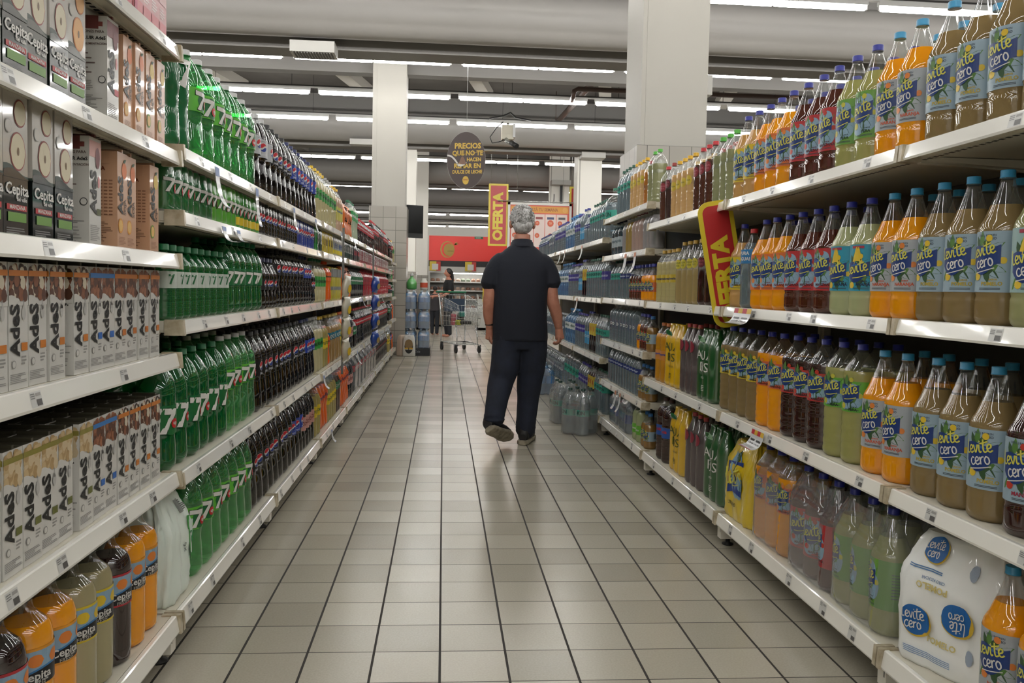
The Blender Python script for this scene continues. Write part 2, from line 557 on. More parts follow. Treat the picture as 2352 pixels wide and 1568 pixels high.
# ------------------------------------------------------------------ shelf units
XL, XR, DEP = -.78, 1.255, .47
ANGLES = [(.012, .004), (.02, -.034), (.016, -.036), (.004, 0)]
def shelf_unit(side, y0, y1, levels, label, group, slots=False, foot=True, end=False):
    """side -1: left of the aisle, +1: right"""
    xf = XL if side < 0 else XR
    o = -side                                       # outward direction (towards the aisle)
    t = thing('shelf_unit', label, 'shelf', group, (xf, y0, 0))
    w = y1 - y0
    def bx(mb, a, b, ya, yb, za, zb, m):            # a, b: metres behind the front line
        return mb.box(min(-o * a, -o * b), max(-o * a, -o * b), ya, yb, za, zb, m)
    obj('back_panel', bx(MB(), DEP, DEP + .02, 0, w, .1, max(levels) + .12 if side > 0 else max(levels) + .06, BACKP), t)
    for ya in (0, w - .03):
        obj('upright', bx(MB(), DEP - .03, DEP, ya, ya + .03, .02, max(levels) + .1, SHELF_METAL), t)
    for i, z in enumerate(levels):
        mb = MB()
        bx(mb, .004, DEP, .004, w - .004, z - .028, z, SHELF_METAL)
        bx(mb, .03, .06, .006, w - .006, z - .034, z - .028, SHELF_METAL)
        for ya in (.012, w - .03):                  # brackets below the board
            x1, x2 = -o * .05, -o * DEP
            mb.prism([(x1, z - .03), (x2, z - .03), (x2, z - .06), (x1, z - .04)], 1, ya, ya + .018, SHELF_METAL)
        if slots:
            n = int(w / .024)
            for k in range(n):
                bx(mb, .038, .05, .015 + k * .024, .026 + k * .024, z - .0348, z - .0342, BLACKP)
        obj('shelf_board', mb, t)
        h = .05 if i == len(levels) - 1 else .04
        pr = [(o * .010, .003), (o * .014, .001), (o * .022, -h + .006), (o * .020, -h), (o * .012, -h + .002), (o * .004, -.004), (0, .003)]
        mb = MB().prism([(x, z + zz) for x, zz in pr], 1, .018, w - .018, RAIL)
        rail = obj('price_rail', mb, t)
        for ya in (.0, w - .018):
            obj('rail_end', MB().prism([(o * .024, z + .004), (o * .028, z - h - .002), (-o * .03, z - h - .002), (-o * .03, z + .004)], 1, ya + .001, ya + .017, BEIGE), t)
        # printed price slips behind the clear rail front
        k = 0
        ya = .1 + RND.random() * .2
        while ya < w - .1 and k < 6 and y0 < 9.5:
            mb = MB()
            def W(s, zz, off, ya=ya):
                f = (zz + h - .006) / (h - .007)
                return (o * (.022 - .008 * f) + o * off, ya + (s if side < 0 else -s), z + zz)
            mb.rect(W, -.022, .022, -h + .008, -.003, C(222, 222, 218, .3), .0006)
            for q in range(3):
                mb.rect(W, -.02, -.004, -.008 - q * .004, -.006 - q * .004, GREY, .001)
            mb.rect(W, -.001, .019, -h + .010, -h + .022, C(96, 94, 92, .4), .001)
            mb.rect(W, .0, .019, -.012, -.006, C(170, 168, 164, .4), .001)
            obj('price_slip', mb, rail)
            ya += .19 + RND.random() * .25
            k += 1
    if foot:
        for ya in (.012,) + ((w - .06,) if end else ()):
            mb = MB()
            bx(mb, .014, .30, ya, ya + .045, .03, .125, WHITE_METAL)
            bx(mb, .0135, .014, ya + .008, ya + .012, .06, .10, BLACKP)
            bx(mb, .04, .048, ya - .0005, ya, .06, .072, BLACKP)
            b = obj('foot_bracket', mb, t)
            q = MB().lathe([(.026, 0), (.026, .006), (.010, .012), (.010, .03)], BLACKP, 12, (-o * .055, ya + .022, 0))
            obj('foot_screw', q, b)
    return t

JL = [2.48 + 1.405 * k for k in range(9)]
JR = [2.185 + 1.405 * k for k in range(8)]
LEV_L0 = [1.812, 1.515, 1.221, .935, .587, .16]
LEV_L = [1.537, 1.348, 1.028, .575, .160]
LEV_R = [1.552, 1.08, .612, .156]
LEV_R3 = [1.69, 1.405, 1.084, .765, .45, .154]
LEV_W = [1.552, 1.078, .606, .154]
shelf_unit(-1, JL[0] - 1.405, JL[0] - .004, LEV_L0, 'near shelf unit with six levels of juice cartons', 'shelf units of the soda side', True)
for k in range(7):
    shelf_unit(-1, JL[k] + .002, JL[k + 1] - .002, LEV_L, 'five-level shelf unit of sodas, %s past the carton shelves' % nth(k + 1), 'shelf units of the soda side', k < 2)
shelf_unit(-1, JL[7] + .002, JL[7] + 1.1, [1.50, 1.24, .97, .62, .150], 'short last soda shelf unit before the tiled column', 'shelf units of the soda side', False, True, True)
for k in range(3):
    shelf_unit(1, JR[k] - 1.405 + .002, JR[k] - .002, LEV_R, 'four-level shelf unit of juice drinks, %s from the entrance' % nth(k + 1), 'shelf units of the juice side', k < 2)
shelf_unit(1, JR[2] + .002, JR[3] - .002, LEV_R3, 'shelf unit with six close levels of small bottles', 'shelf units of the juice side')
for k in range(4):
    shelf_unit(1, JR[3 + k] + .002, JR[4 + k] - .002, LEV_W, 'four-level shelf unit of bottled water, %s behind the six-level one' % nth(k + 1), 'shelf units of the water side')

# ------------------------------------------------------------------ bottles
SEG = 32
def sample(ctrl, n=40):
    out = []
    sl = []
    for i in range(len(ctrl)):
        (ra, za), (rb, zb) = ctrl[max(i - 1, 0)], ctrl[min(i + 1, len(ctrl) - 1)]
        sl.append((rb - ra) / max(zb - za, 1e-6) if 0 < i < len(ctrl) - 1 else 0)
    for i in range(1, len(ctrl) - 1):                 # flat runs stay flat
        if abs(ctrl[i][0] - ctrl[i - 1][0]) < .004 or abs(ctrl[i + 1][0] - ctrl[i][0]) < .004:
            sl[i] = 0
    for i in range(n + 1):
        z = i / n
        z = ctrl[0][1] + (ctrl[-1][1] - ctrl[0][1]) * z
        for q, ((ra, za), (rb, zb)) in enumerate(zip(ctrl, ctrl[1:])):
            if za <= z <= zb or (rb, zb) == ctrl[-1]:
                t = 0 if zb == za else (z - za) / (zb - za)
                t = min(max(t, 0), 1)
                h = zb - za
                out.append(((2 * t ** 3 - 3 * t * t + 1) * ra + (t ** 3 - 2 * t * t + t) * h * sl[q] + (3 * t * t - 2 * t ** 3) * rb + (t ** 3 - t * t) * h * sl[q + 1], z))
                break
    return out
KINDS = {
    'lev': ([(.82, 0), (1, .035), (1, .60), (.985, .63), (.93, .657), (.79, .697), (.66, .75), (.46, .84), (.27, .935), (.25, .95)], (.19,), (.62, .93, .014)),
    'rib': ([(.80, 0), (1, .035), (1, .74), (.94, .79), (.72, .85), (.30, .94), (.25, .95)], (.09, .17, .25, .33, .42, .72), (.75, .94, .014)),
    'cola': ([(.72, 0), (.97, .05), (1, .12), (.97, .24), (.89, .36), (.87, .42), (.95, .52), (1, .60), (1, .66), (.93, .74), (.66, .84), (.28, .945), (.25, .955)], (), (.66, .95, .016)),
    'seven': ([(.74, 0), (.97, .05), (1, .14), (.96, .28), (.93, .36), (.95, .42), (1, .62), (1, .68), (.90, .77), (.62, .87), (.28, .945), (.25, .955)], (), (.66, .95, .02)),
    'tea': ([(.84, 0), (1, .04), (1, .70), (.96, .77), (.70, .86), (.36, .92), (.29, .95)], (.10, .16, .22, .28, .34, .40, .62), None),
    'plain': ([(.82, 0), (1, .04), (1, .62), (.93, .72), (.62, .83), (.30, .93), (.27, .95)], (), None),
    'dome': ([(.80, 0), (.95, .02), (.97, .07), (1, .08), (1, .66), (.97, .72), (.82, .78), (.52, .82), (.30, .86), (.25, .95)], (), (.6, .82, .012)),
    'water': ([(.82, 0), (1, .03), (1, .70), (.9, .80), (.55, .88), (.30, .94), (.28, .95)], (.08, .15, .22, .29, .36), (.7, .94, .03)),
    'jug': ([(.86, 0), (1, .03), (1, .34), (.97, .36), (1, .38), (1, .60), (.95, .70), (.78, .78), (.44, .84), (.26, .88), (.26, .95)], (.05, .1), None),
    'squat': ([(.84, 0), (1, .05), (1, .55), (.9, .68), (.56, .8), (.34, .88), (.34, .93)], (.1, .2), None),
}
def Wcyl(R):
    return lambda s, z, o: ((R + o) * math.cos(s / R), (R + o) * math.sin(s / R), z)

_lid = {}
def cap_mesh(R, h, m):
    key = (R, h, m.name)
    if key not in _lid:
        mb = MB()
        mb.lathe([(R * 1.02, 0), (R * 1.04, h * .12), (R, h * .16), (R, h * .9), (R * .93, h)], m, 18, flute=(h * .15, h * .9, .03))
        _lid[key] = mb.mesh('cap')
    return _lid[key]

def body(kind, R, H, liq, clear, fill, see=False):
    ctrl, ribs, fl = KINDS[kind]
    pts = sample(ctrl)
    mb = MB()
    prof = []
    for r, z in pts:
        for q in ribs:
            r *= 1 - .035 * math.exp(-((z - q) / .012) ** 2)
        prof.append((r * R, z * H))
    k = max(i for i, p in enumerate(prof) if p[1] <= fill * H)
    mb.lathe(prof, liq, SEG, mfn=lambda j: liq if j < k else clear, cap1=True, flute=(fl[0] * H, fl[1] * H, fl[2]) if fl else None)
    r = prof[k][0] * .985
    mb.add([(r * math.cos(2 * PI * i / SEG), r * math.sin(2 * PI * i / SEG), prof[k][1]) for i in range(SEG)], [tuple(range(SEG))], clear if see else liq)
    # neck ring under the cap
    zt = prof[-1][1]
    mb.lathe([(prof[-1][0], zt), (prof[-1][0] * 1.25, zt + .001), (prof[-1][0] * 1.25, zt + .003), (prof[-1][0], zt + .004)], clear, 14)
    return mb.mesh('bottle')

def band(R, z0, z1, m, off=.0008):
    mb = MB()
    mb.lathe([(R + off, z0), (R + off, z1)], m, SEG, cap0=False, cap1=False)
    return mb

def product(name, look, cat, kind, R, H, liq, fill, capm, label=None, clear=None, see=False, capr=None, caph=.019):
    """label: (z0, z1, colour, art function or None)"""
    clear = clear or CLEAR
    parts = [('bottle_body', body(kind, R, H, liq, clear, fill, see), 0)]
    if capm:
        cr = capr or R * KINDS[kind][0][-1][0] * 1.12
        parts.append(('cap', cap_mesh(cr, caph, capm), H * .95 + .003))
    if label:
        z0, z1, m, art = label
        rl = R * max(r for r, z in sample(KINDS[kind][0], 60) if z0 / H - .01 <= z <= z1 / H + .01)
        mb = band(rl, z0, z1, m)
        if art:
            art(mb, Wcyl(rl), rl, z0, z1)
        parts.append(('label', mb.mesh('label'), 0))
    return dict(name=name, look=look, cat=cat, parts=parts, R=R, H=H)

# lettering: brush strokes for the juice brand
BR = {
    'l': ([[(.12, 1.75), (.02, 1.2), (.0, .4), (.12, .02), (.42, .12)]], .5),
    'e': ([[(.08, .42), (.42, .55), (.5, .85), (.28, 1.), (.06, .7), (.06, .25), (.3, .0), (.62, .2)]], .68),
    'v': ([[(.0, 1.), (.12, .4), (.24, .02), (.45, .5), (.6, 1.02)]], .68),
    'i': ([[(.12, 1.), (.06, .3), (.16, .0), (.34, .14)], [(.2, 1.38), (.26, 1.46)]], .42),
    't': ([[(.32, 1.65), (.22, .9), (.2, .2), (.36, .0), (.6, .15)], [(-.18, 1.12), (.3, 1.2), (.85, 1.34)]], .62),
    'c': ([[(.56, .85), (.34, 1.), (.06, .65), (.08, .2), (.34, .0), (.66, .22)]], .68),
    'r': ([[(.02, 1.), (.06, .5), (.04, .0)], [(.05, .55), (.25, .92), (.52, .96)]], .55),
    'o': ([[(.3, 1.), (.05, .7), (.08, .2), (.32, .0), (.56, .3), (.52, .8), (.28, 1.), (.2, .96)]], .66),
}
def script(mb, W, word, x, z, sc, m, w=.17, ang=.2, off=.0026):
    ca, sa = math.cos(ang), math.sin(ang)
    for ch in word:
        st, adv = BR[ch]
        if ch == 'l' and x == x:
            st = [[(px + .0, pz) for px, pz in q] for q in st]
        mb.brush(W, st, w, m, (x, z), sc, off, ang)
        x += adv * sc * ca
        z += adv * sc * sa

GREEN_LEAF = C(52, 88, 50, .5)
GREEN_LEAF2 = C(92, 138, 62, .5)
BLUE_SHIELD = C(22, 58, 128, .4)
BLUE_SHIELD2 = C(52, 108, 178, .4)
LIME = C(232, 226, 92, .4)
PALEBLUE = C(164, 188, 202, .4)
def leaf(mb, W, x, z, l, w, ang, m, off=.0012):
    pts = [(-l, 0), (-l * .4, w), (l * .3, w * .8), (l, 0), (l * .3, -w * .8), (-l * .4, -w)]
    mb.poly(W, pts, m, (x, z), off, ang)

def juice_label(base, fruit, flavour, fcol, cero, splash=None, small=False, pine=False):
    def art(mb, W, R, z0, z1):
        h = z1 - z0
        k = h / .145 if not small else h / .105
        cz = z0 + h * (.56 if not small else .6)
        if pine:
            cz = z0 + h * .42
        if splash:
            for a, b, c, d in ((0, .5, .5, .44), (-.32, .62, .26, .28), (.34, .42, .24, .3), (.2, .75, .25, .2), (-.1, .25, .3, .2)):
                mb.disc(W, a * .09 * k, z0 + b * h, c * .09 * k, d * h * .9, splash, .0010)
        for x, z, a in ((-.02, .036, 1.9), (-.008, .046, 1.5), (.008, .04, 1.0), (.03, .028, .5), (.022, -.036, -.7), (.034, -.026, -.4), (.008, -.042, -1.3), (-.026, -.04, -2.2)):
            leaf(mb, W, x * k, cz + z * k, .019 * k, .008 * k, a, GREEN_LEAF if x * 100 % 2 < 1 else GREEN_LEAF2, .0013)
        for x, z, r in ((.012, .047, .008), (-.018, -.043, .010), (.044, -.006, .008)):
            mb.disc(W, x * k, cz + z * k, r * k, r * k, fruit, .0017)
        if pine:
            mb.poly(W, [(-.022, -.03), (-.004, .03), (.006, .03), (.022, -.03), (.012, -.03), (.008, -.014), (-.007, -.014), (-.011, -.03)], C(240, 205, 60), (0, z0 + h * .74), .002)
            mb.rect(W, -.02 * k, .022 * k, z1 - .012, z1 - .004, C(176, 52, 78), .0018, 4)
        s = .037 * k
        mb.strip(W, -s, s * 1.05, lambda t: cz - (.014 + .026 * math.sin(PI * min(1, t * 1.15 + .02)) * (1 if cero else .8)) * k, lambda t: cz + (.026 + .004 * math.sin(t * 7) + .003 * t) * k, BLUE_SHIELD, 12, .0019)
        mb.strip(W, -s * .7, s * .5, lambda t: cz + .017 * k, lambda t: cz + (.017 + .007 * math.sin(PI * t)) * k, BLUE_SHIELD2, 8, .0021)
        sc = .0185 * k if cero else .0205 * k
        script(mb, W, 'levite', -.035 * k, cz + (.000 if cero else -.010) * k, sc, LIME, .19)
        if cero:
            script(mb, W, 'cero', -.020 * k, cz - .026 * k, .018 * k, WHITE, .17)
            mb.brush(W, [[(-1, -.15), (0, .05), (1.1, .35)]], .09, WHITE, (0, cz - .032 * k), .024 * k)
            mb.text(W, 'CERO | BAJO EN', .0065, C(70, 84, 100), (.004, z1 - .010), .0014, .02)
            mb.text(W, 'SODIO', .008, C(70, 84, 100), (.016, z1 - .018), .0014, .03)
        else:
            mb.brush(W, [[(-.8, -.1), (.1, -.02), (1.1, .25)]], .1, LIME, (.004 * k, cz - .018 * k), .024 * k)
        mb.text(W, 'SABOR', .006 * k, fcol, (.024 * k, z0 + .030 * k if not small else z0 + .016), .0016, .03)
        mb.text(W, flavour, .0125 * k, fcol, (.020 * k, z0 + .020 * k if not small else z0 + .008), .0018, .035)
        for q in range(2):
            mb.rect(W, -.01 * k, .04 * k, z0 + (.006 + q * .003) * k, z0 + (.0075 + q * .003) * k, C(60, 70, 80), .0014, 4)
        # small print and bar code round the side
        for q in range(9):
            mb.rect(W, R * 1.5, R * 1.5 + .03, z0 + h * (.25 + q * .06), z0 + h * (.25 + q * .06) + .0025, C(90, 98, 104), .0012, 3)
            mb.rect(W, -R * 1.9, -R * 1.9 + .03, z0 + h * (.25 + q * .06), z0 + h * (.25 + q * .06) + .0025, C(90, 98, 104), .0012, 3)
        for q in range(8):
            mb.rect(W, -R * 2.3 + q * .003, -R * 2.3 + q * .003 + .0015, z0 + h * .4, z0 + h * .7, INK, .0012)
    return art

J_POM, J_NAR, J_PERA, J_MANZ, J_MANZ2 = juice(160, 136, 90, .8), juice(255, 168, 10, .5), juice(176, 174, 104, .6), juice(78, 34, 20, .15), juice(50, 22, 18, .1)
J_ANA = juice(168, 168, 118, .6)
CAP_LB, CAP_DB = C(58, 158, 206, .35), C(44, 52, 156, .35)
F_Y, F_O, F_R, F_G = C(240, 204, 50), C(240, 140, 60), C(206, 60, 40), C(214, 206, 70)
T_Y, T_O, T_R = C(196, 172, 60), C(214, 96, 60), C(160, 40, 64)
RJ, HJ = .058, .365
def lev(liq, base, fruit, flav, fc, cero, capm, look, splash=None, pine=False):
    return product('juice_bottle', look, 'bottle', 'lev', RJ, HJ, liq, .80, capm, (.078, .222, base, juice_label(base, fruit, flav, fc, cero, splash, pine=pine)), capr=.0165)
SPL = C(152, 186, 210, .4)
P = {}
P['cpom'] = lev(J_POM, PALEBLUE, F_Y, 'POMELO', T_Y, True, CAP_LB, 'tan juice bottle with pale blue label')
P['cnar'] = lev(J_NAR, C(182, 188, 192), F_O, 'NARANJA', T_O, True, CAP_LB, 'orange juice bottle with pale grey label')
P['cman'] = lev(J_MANZ2, PALEBLUE, F_R, 'MANZANA', T_R, True, CAP_LB, 'near-black juice bottle with pale blue label')
P['cana'] = lev(J_ANA, C(160, 192, 190), F_Y, 'ANANÁ', C(40, 60, 80), True, CAP_LB, 'pale juice bottle with yellow A label', pine=True)
P['pera'] = lev(J_PERA, C(112, 168, 62), F_G, 'PERA', C(20, 60, 20), False, CAP_DB, 'pale green juice bottle with green label', SPL)
P['manz'] = lev(J_MANZ, C(200, 44, 50), F_R, 'MANZANA', C(90, 14, 30), False, CAP_DB, 'dark red juice bottle with red label', SPL)
P['nar'] = lev(J_NAR, C(236, 122, 52), F_O, 'NARANJA', C(130, 30, 10), False, CAP_DB, 'orange juice bottle with orange label', SPL)
P['pom'] = lev(juice(206, 160, 96), C(238, 206, 36), F_Y, 'POMELO', C(80, 60, 0), False, CAP_DB, 'tan juice bottle with yellow label', SPL)
P['ana'] = lev(juice(176, 182, 134), C(44, 160, 188), F_Y, 'ANANÁ', C(14, 40, 80), False, CAP_DB, 'pale juice bottle with turquoise label', None, True)
def rib(liq, base, fruit, flav, fc, look):
    return product('juice_bottle', look, 'bottle', 'rib', .056, .375, liq, .80, CAP_DB, (.165, .262, base, juice_label(base, fruit, flav, fc, False, SPL, True)), capr=.0165)
P['rpom'] = rib(J_POM, C(236, 210, 60), F_Y, 'POMELO', C(80, 60, 0), 'ribbed tan juice bottle with yellow label')
P['rnar'] = rib(J_NAR, C(236, 112, 66), F_O, 'NARANJA', C(120, 30, 10), 'ribbed orange juice bottle with orange label')
P['rman'] = rib(J_MANZ2, C(206, 60, 54), F_R, 'MANZANA', C(90, 14, 30), 'ribbed dark juice bottle with red label')
P['rper'] = rib(J_PERA, C(110, 186, 60), F_G, 'PERA', C(20, 60, 20), 'ribbed pale green juice bottle with green label')

def words(*ws):
    """simple printed label: (text, rel height, size, colour, shear)"""
    def art(mb, W, R, z0, z1):
        for t, q, sz, m, sh in ws:
            mb.text(W, t, sz, m, (0, z0 + (z1 - z0) * q), .002, .03, sh)
        for q in range(5):
            mb.rect(W, R * 1.4, R * 1.4 + .02, z0 + (z1 - z0) * (.2 + q * .12), z0 + (z1 - z0) * (.24 + q * .12), GREY, .0012, 2)
    return art

def badge(col, col2, *ws):
    def art(mb, W, R, z0, z1):
        c = (z0 + z1) / 2
        mb.disc(W, 0, c, .026, .026, col, .0016)
        for t, dz, sz in ws:
            mb.text(W, t, sz, col2, (0, c + dz), .0024, .02)
    return art

# teas and flavoured waters further along the juice side
P['green'] = product('juice_bottle', 'clear greenish bottle with green cap', 'bottle', 'tea', .047, .325, juice(158, 160, 118, .5), .74, C(88, 190, 62), (.18, .2, CLEAR, None))
P['dtea'] = product('juice_bottle', 'dark amber bottle with red cap', 'bottle', 'tea', .047, .325, juice(84, 40, 22, .3), .74, C(206, 40, 50), (.175, .235, CLEAR, badge(C(150, 40, 50), C(214, 120, 130), ('AQUA', .006, .012), ('RIUS', -.008, .012))))
P['cream'] = product('juice_bottle', 'creamy peach bottle with yellow cap', 'bottle', 'tea', .046, .32, juice(220, 178, 118, .4), .78, C(238, 186, 40), (.16, .2, CLEAR, badge(C(226, 196, 60), C(90, 110, 40), ('AQUA', 0, .01))))
P['ctea'] = product('juice_bottle', 'tan bottle with round yellow emblem', 'bottle', 'plain', .046, .33, juice(168, 146, 96), .72, C(196, 156, 60), (.18, .245, CLEAR, badge(C(214, 198, 60), C(110, 120, 40), ('AQUA', .007, .013), ('RIUS', -.008, .013))))
P['redtea'] = product('juice_bottle', 'dark brown bottle with round red emblem', 'bottle', 'plain', .046, .33, juice(54, 26, 20, .1), .72, C(160, 50, 40), (.18, .245, CLEAR, badge(C(110, 34, 44), C(190, 90, 100), ('AQUA', .007, .013), ('RIUS', -.008, .013))))
P['ribc'] = product('juice_bottle', 'ribbed pale bottle with yellow band', 'bottle', 'tea', .047, .30, juice(186, 174, 120), .80, C(206, 164, 60), (.115, .16, C(206, 178, 50), words(('hawaiian', .5, .018, C(60, 70, 90), .2))))
P['amber'] = product('juice_bottle', 'amber bottle with red cap', 'bottle', 'tea', .045, .28, juice(190, 120, 46, .45), .78, C(200, 36, 44), (.1, .13, CLEAR, None))
P['ambrib'] = product('juice_bottle', 'ribbed amber bottle with blue and orange label', 'bottle', 'tea', .05, .34, juice(200, 140, 30), .84, C(200, 110, 40), (.13, .185, C(214, 140, 60), words(('orange', .6, .02, C(36, 70, 160), .2))))
P['bigdark'] = product('juice_bottle', 'large ribbed dark bottle with blue label', 'bottle', 'tea', .056, .36, juice(46, 20, 16, .1), .86, C(70, 30, 20), (.145, .205, C(40, 90, 176), words(('cola', .6, .026, C(206, 50, 50), .2))))
P['sor'] = product('juice_bottle', 'small orange bottle with orange label', 'bottle', 'squat', .038, .22, J_NAR, .74, CAP_DB, (.055, .115, C(226, 110, 50), juice_label(0, F_O, 'NARANJA', C(120, 30, 10), False, SPL, True)))
P['sma'] = product('juice_bottle', 'small dark bottle with red label', 'bottle', 'squat', .038, .22, juice(84, 40, 24, .2), .74, CAP_DB, (.055, .115, C(196, 50, 48), juice_label(0, F_R, 'MANZANA', C(90, 14, 30), False, SPL, True)))
P['spo'] = product('juice_bottle', 'small amber bottle with pale blue label', 'bottle', 'squat', .04, .21, juice(150, 112, 58), .74, C(50, 120, 190), (.05, .11, PALEBLUE, juice_label(0, F_Y, 'POMELO', T_Y, False, None, True)))
P['soda'] = product('water_bottle', 'clear soda bottle with blue label and red cap', 'bottle', 'plain', .052, .335, WATER, .84, C(206, 44, 50), (.19, .25, C(46, 130, 190), words(('PURA', .72, .02, WHITE, 0), ('AGUA!', .32, .02, WHITE, 0))), see=True)
P['gclear'] = product('juice_bottle', 'clear greenish bottle with lime label', 'bottle', 'plain', .05, .25, juice(176, 186, 140, .5), .8, C(80, 90, 70), (.05, .11, C(112, 190, 60), words(('citrus', .5, .018, WHITE, .2))))
# waters
TEAL = C(58, 170, 150)
P['wteal'] = product('water_bottle', 'clear water bottle with teal band', 'bottle', 'plain', .05, .33, WATER, .86, C(30, 90, 70), (.17, .22, TEAL, words(('KIN', .5, .03, C(14, 70, 66), 0))), see=True)
P['wtes'] = product('water_bottle', 'short clear water bottle with teal band', 'bottle', 'plain', .048, .275, WATER, .86, C(30, 90, 70), (.14, .185, TEAL, words(('KIN', .5, .026, C(14, 70, 66), 0))), see=True)
P['wjug'] = product('water_jug', 'big clear water jug with teal label', 'jug', 'jug', .085, .40, WATER, .72, C(34, 120, 90), (.15, .225, TEAL, words(('KIN', .5, .045, C(14, 80, 70), 0))), see=True, capr=.024)
P['wpur'] = product('water_bottle', 'ribbed clear water bottle with violet label', 'bottle', 'water', .048, .31, WATER, .86, C(60, 52, 150), (.15, .215, C(56, 48, 140), words(('eco', .5, .03, C(200, 200, 230), .2))), see=True)
P['wcya'] = product('water_bottle', 'large water bottle with sky blue label', 'bottle', 'plain', .055, .34, WATER, .86, C(46, 56, 150), (.06, .17, C(72, 160, 210), words(('SODA', .6, .03, C(210, 236, 246), 0))), see=True)
P['wblu'] = product('water_jug', 'blue water jug with white label', 'jug', 'jug', .075, .34, WATERBLUE, .80, C(60, 140, 206), (.14, .205, C(214, 222, 222), words(('villa', .55, .03, C(90, 120, 110), .1))), see=True, clear=pet('blue_plastic', (170, 210, 235), .2, (110, 170, 215)), capr=.022)
P['wblk'] = product('water_bottle', 'dark bottle with yellow label', 'bottle', 'plain', .045, .33, juice(26, 24, 28, .05), .84, BLACKP, (.15, .25, C(214, 190, 70), words(('T', .55, .06, C(180, 40, 40), 0))))
P['wcle'] = product('water_bottle', 'clear water bottle with faint white print', 'bottle', 'water', .052, .272, WATER, .9, C(190, 196, 200), (.10, .16, pet('frosted_label', (190, 196, 206), .5, (120, 130, 150)), words(('D', .5, .03, WHITE, 0))), see=True)
P['wnav'] = product('water_bottle', 'slim clear water bottle with navy shoulder label', 'bottle', 'plain', .042, .262, WATER, .9, C(40, 48, 110), (.145, .178, C(34, 52, 120), words(('glaciar', .5, .016, C(210, 220, 240), .2))), see=True)
P['wdark'] = product('water_bottle', 'dusky blue water bottle with grey label', 'bottle', 'plain', .052, .25, pet('slate_water', (110, 140, 150), .45, (60, 84, 96)), .84, C(24, 40, 70), (.06, .135, C(176, 188, 192), words(('agua', .6, .03, C(90, 110, 120), 0))), see=True)
P['gfilm'] = product('juice_bottle', 'grey clear bottle in loose film', 'bottle', 'plain', .046, .255, juice(150, 148, 150, .5), .84, C(150, 150, 150), None)
P['pfilm'] = product('juice_bottle', 'pinkish clear bottle in loose film', 'bottle', 'plain', .046, .255, juice(176, 150, 140, .5), .84, C(150, 60, 60), None)
P['yfilm'] = product('juice_bottle', 'yellowish bottle with dull yellow cap', 'bottle', 'plain', .046, .255, juice(164, 138, 76, .5), .84, C(176, 146, 50), None)

# ---- sodas
def seven_art(big=.058, red=True):
    def art(mb, W, R, z0, z1):
        c = (z0 + z1) / 2
        k = big
        mb.disc(W, .010, c - .002, .030 * k / .05, .030 * k / .05, C(20, 110, 52), .0012)
        for g, m_, of in ((1.13, C(16, 60, 28), .0026), (1., WHITE, .0034)):
            e = .03 * (g - 1) / .13
            for o in ([(-.48 - e, .46 + e), (-.46 - e, .22 - e), (0, .22 - e), (0, .46 + e)], [(0, .46 + e), (0, .22 - e), (.40 + e, .22 - e), (.46 + e, .46 + e)], [(.14 - e, .22), (-.28 - e, -.56 - e), (-.02 + e, -.56 - e), (.40 + e, .22)]):
                mb.poly(W, [(x * k, z * k) for x, z in o], m_, (-.008, c), of, -.08)
        if red:
            mb.disc(W, .019, c - .012, .0145, .0145, C(206, 34, 40), .0034)
            mb.text(W, 'up', .016, WHITE, (.019, c - .0105), .0042, .03)
        mb.rect(W, -R * 2.2, -R * 1.2, z0 + .008, z0 + .014, C(24, 130, 50), .0012, 4)
        for q in range(4):
            mb.rect(W, -R * 1.6, -R * 1.1, z1 - .02 - q * .008, z1 - .017 - q * .008, C(30, 110, 40), .0012, 3)
    return art
def pepsi_art(text=True, r=.019):
    def art(mb, W, R, z0, z1):
        c = (z0 + z1) / 2 + .004
        q = lambda t: math.sqrt(max(0, 1 - (2 * t - 1) ** 2))
        mb.disc(W, 0, c, r * 1.06, r * 1.06, WHITE, .0014, 12)
        mb.strip(W, -r, r, lambda t: c + r * (-.05 + .42 * t - .25 * math.sin(2 * PI * t) * .6) * min(1, q(t) * 3), lambda t: c + r * q(t), C(206, 28, 44), 12, .0020)
        mb.strip(W, -r, r, lambda t: c - r * q(t), lambda t: c + r * max(-q(t), -.42 + .34 * t - .2 * math.sin(2 * PI * t)), C(26, 60, 150), 12, .0020)
        if text:
            mb.text(W, 'pepsi', .016, C(224, 226, 232), (0, c - r - .012), .0022, .01)
            mb.rect(W, -.012, .012, c + r + .006, c + r + .008, GREY, .0014, 2)
    return art
COLA = C(12, 8, 8, .6, coat=1., spec=0.)
LGREEN = C(104, 200, 62)
DGREEN = C(10, 112, 58)
P['up'] = product('lemon_soda_bottle', 'green lemon soda bottle with lime label', 'bottle', 'seven', .058, .358, GREENPET, .80, C(206, 206, 204), (.16, .236, LGREEN, seven_art()), clear=pet('pale_green_plastic', (170, 228, 186), .12, (110, 190, 130)), see=True, capr=.0165)
P['upd'] = product('lemon_soda_bottle', 'deep green lemon soda bottle with green label', 'bottle', 'seven', .058, .345, DKGREENPET, .80, C(24, 120, 70), (.115, .2, DGREEN, seven_art(.074)), clear=DKGREENPET, see=True, capr=.0165)
P['up15'] = product('lemon_soda_bottle', 'tall green soda bottle with green seven label', 'bottle', 'seven', .046, .275, DKGREENPET, .84, C(24, 130, 84), (.105, .17, DGREEN, seven_art(.046, False)), clear=DKGREENPET, see=True, capr=.0155)
P['ups'] = product('lemon_soda_bottle', 'small green soda bottle with white cut-out label', 'bottle', 'rib', .036, .215, DKGREENPET, .84, C(24, 120, 70), (.095, .145, C(206, 216, 206), words(('7', .5, .04, C(20, 110, 60), 0))), clear=DKGREENPET, see=True, capr=.0155)
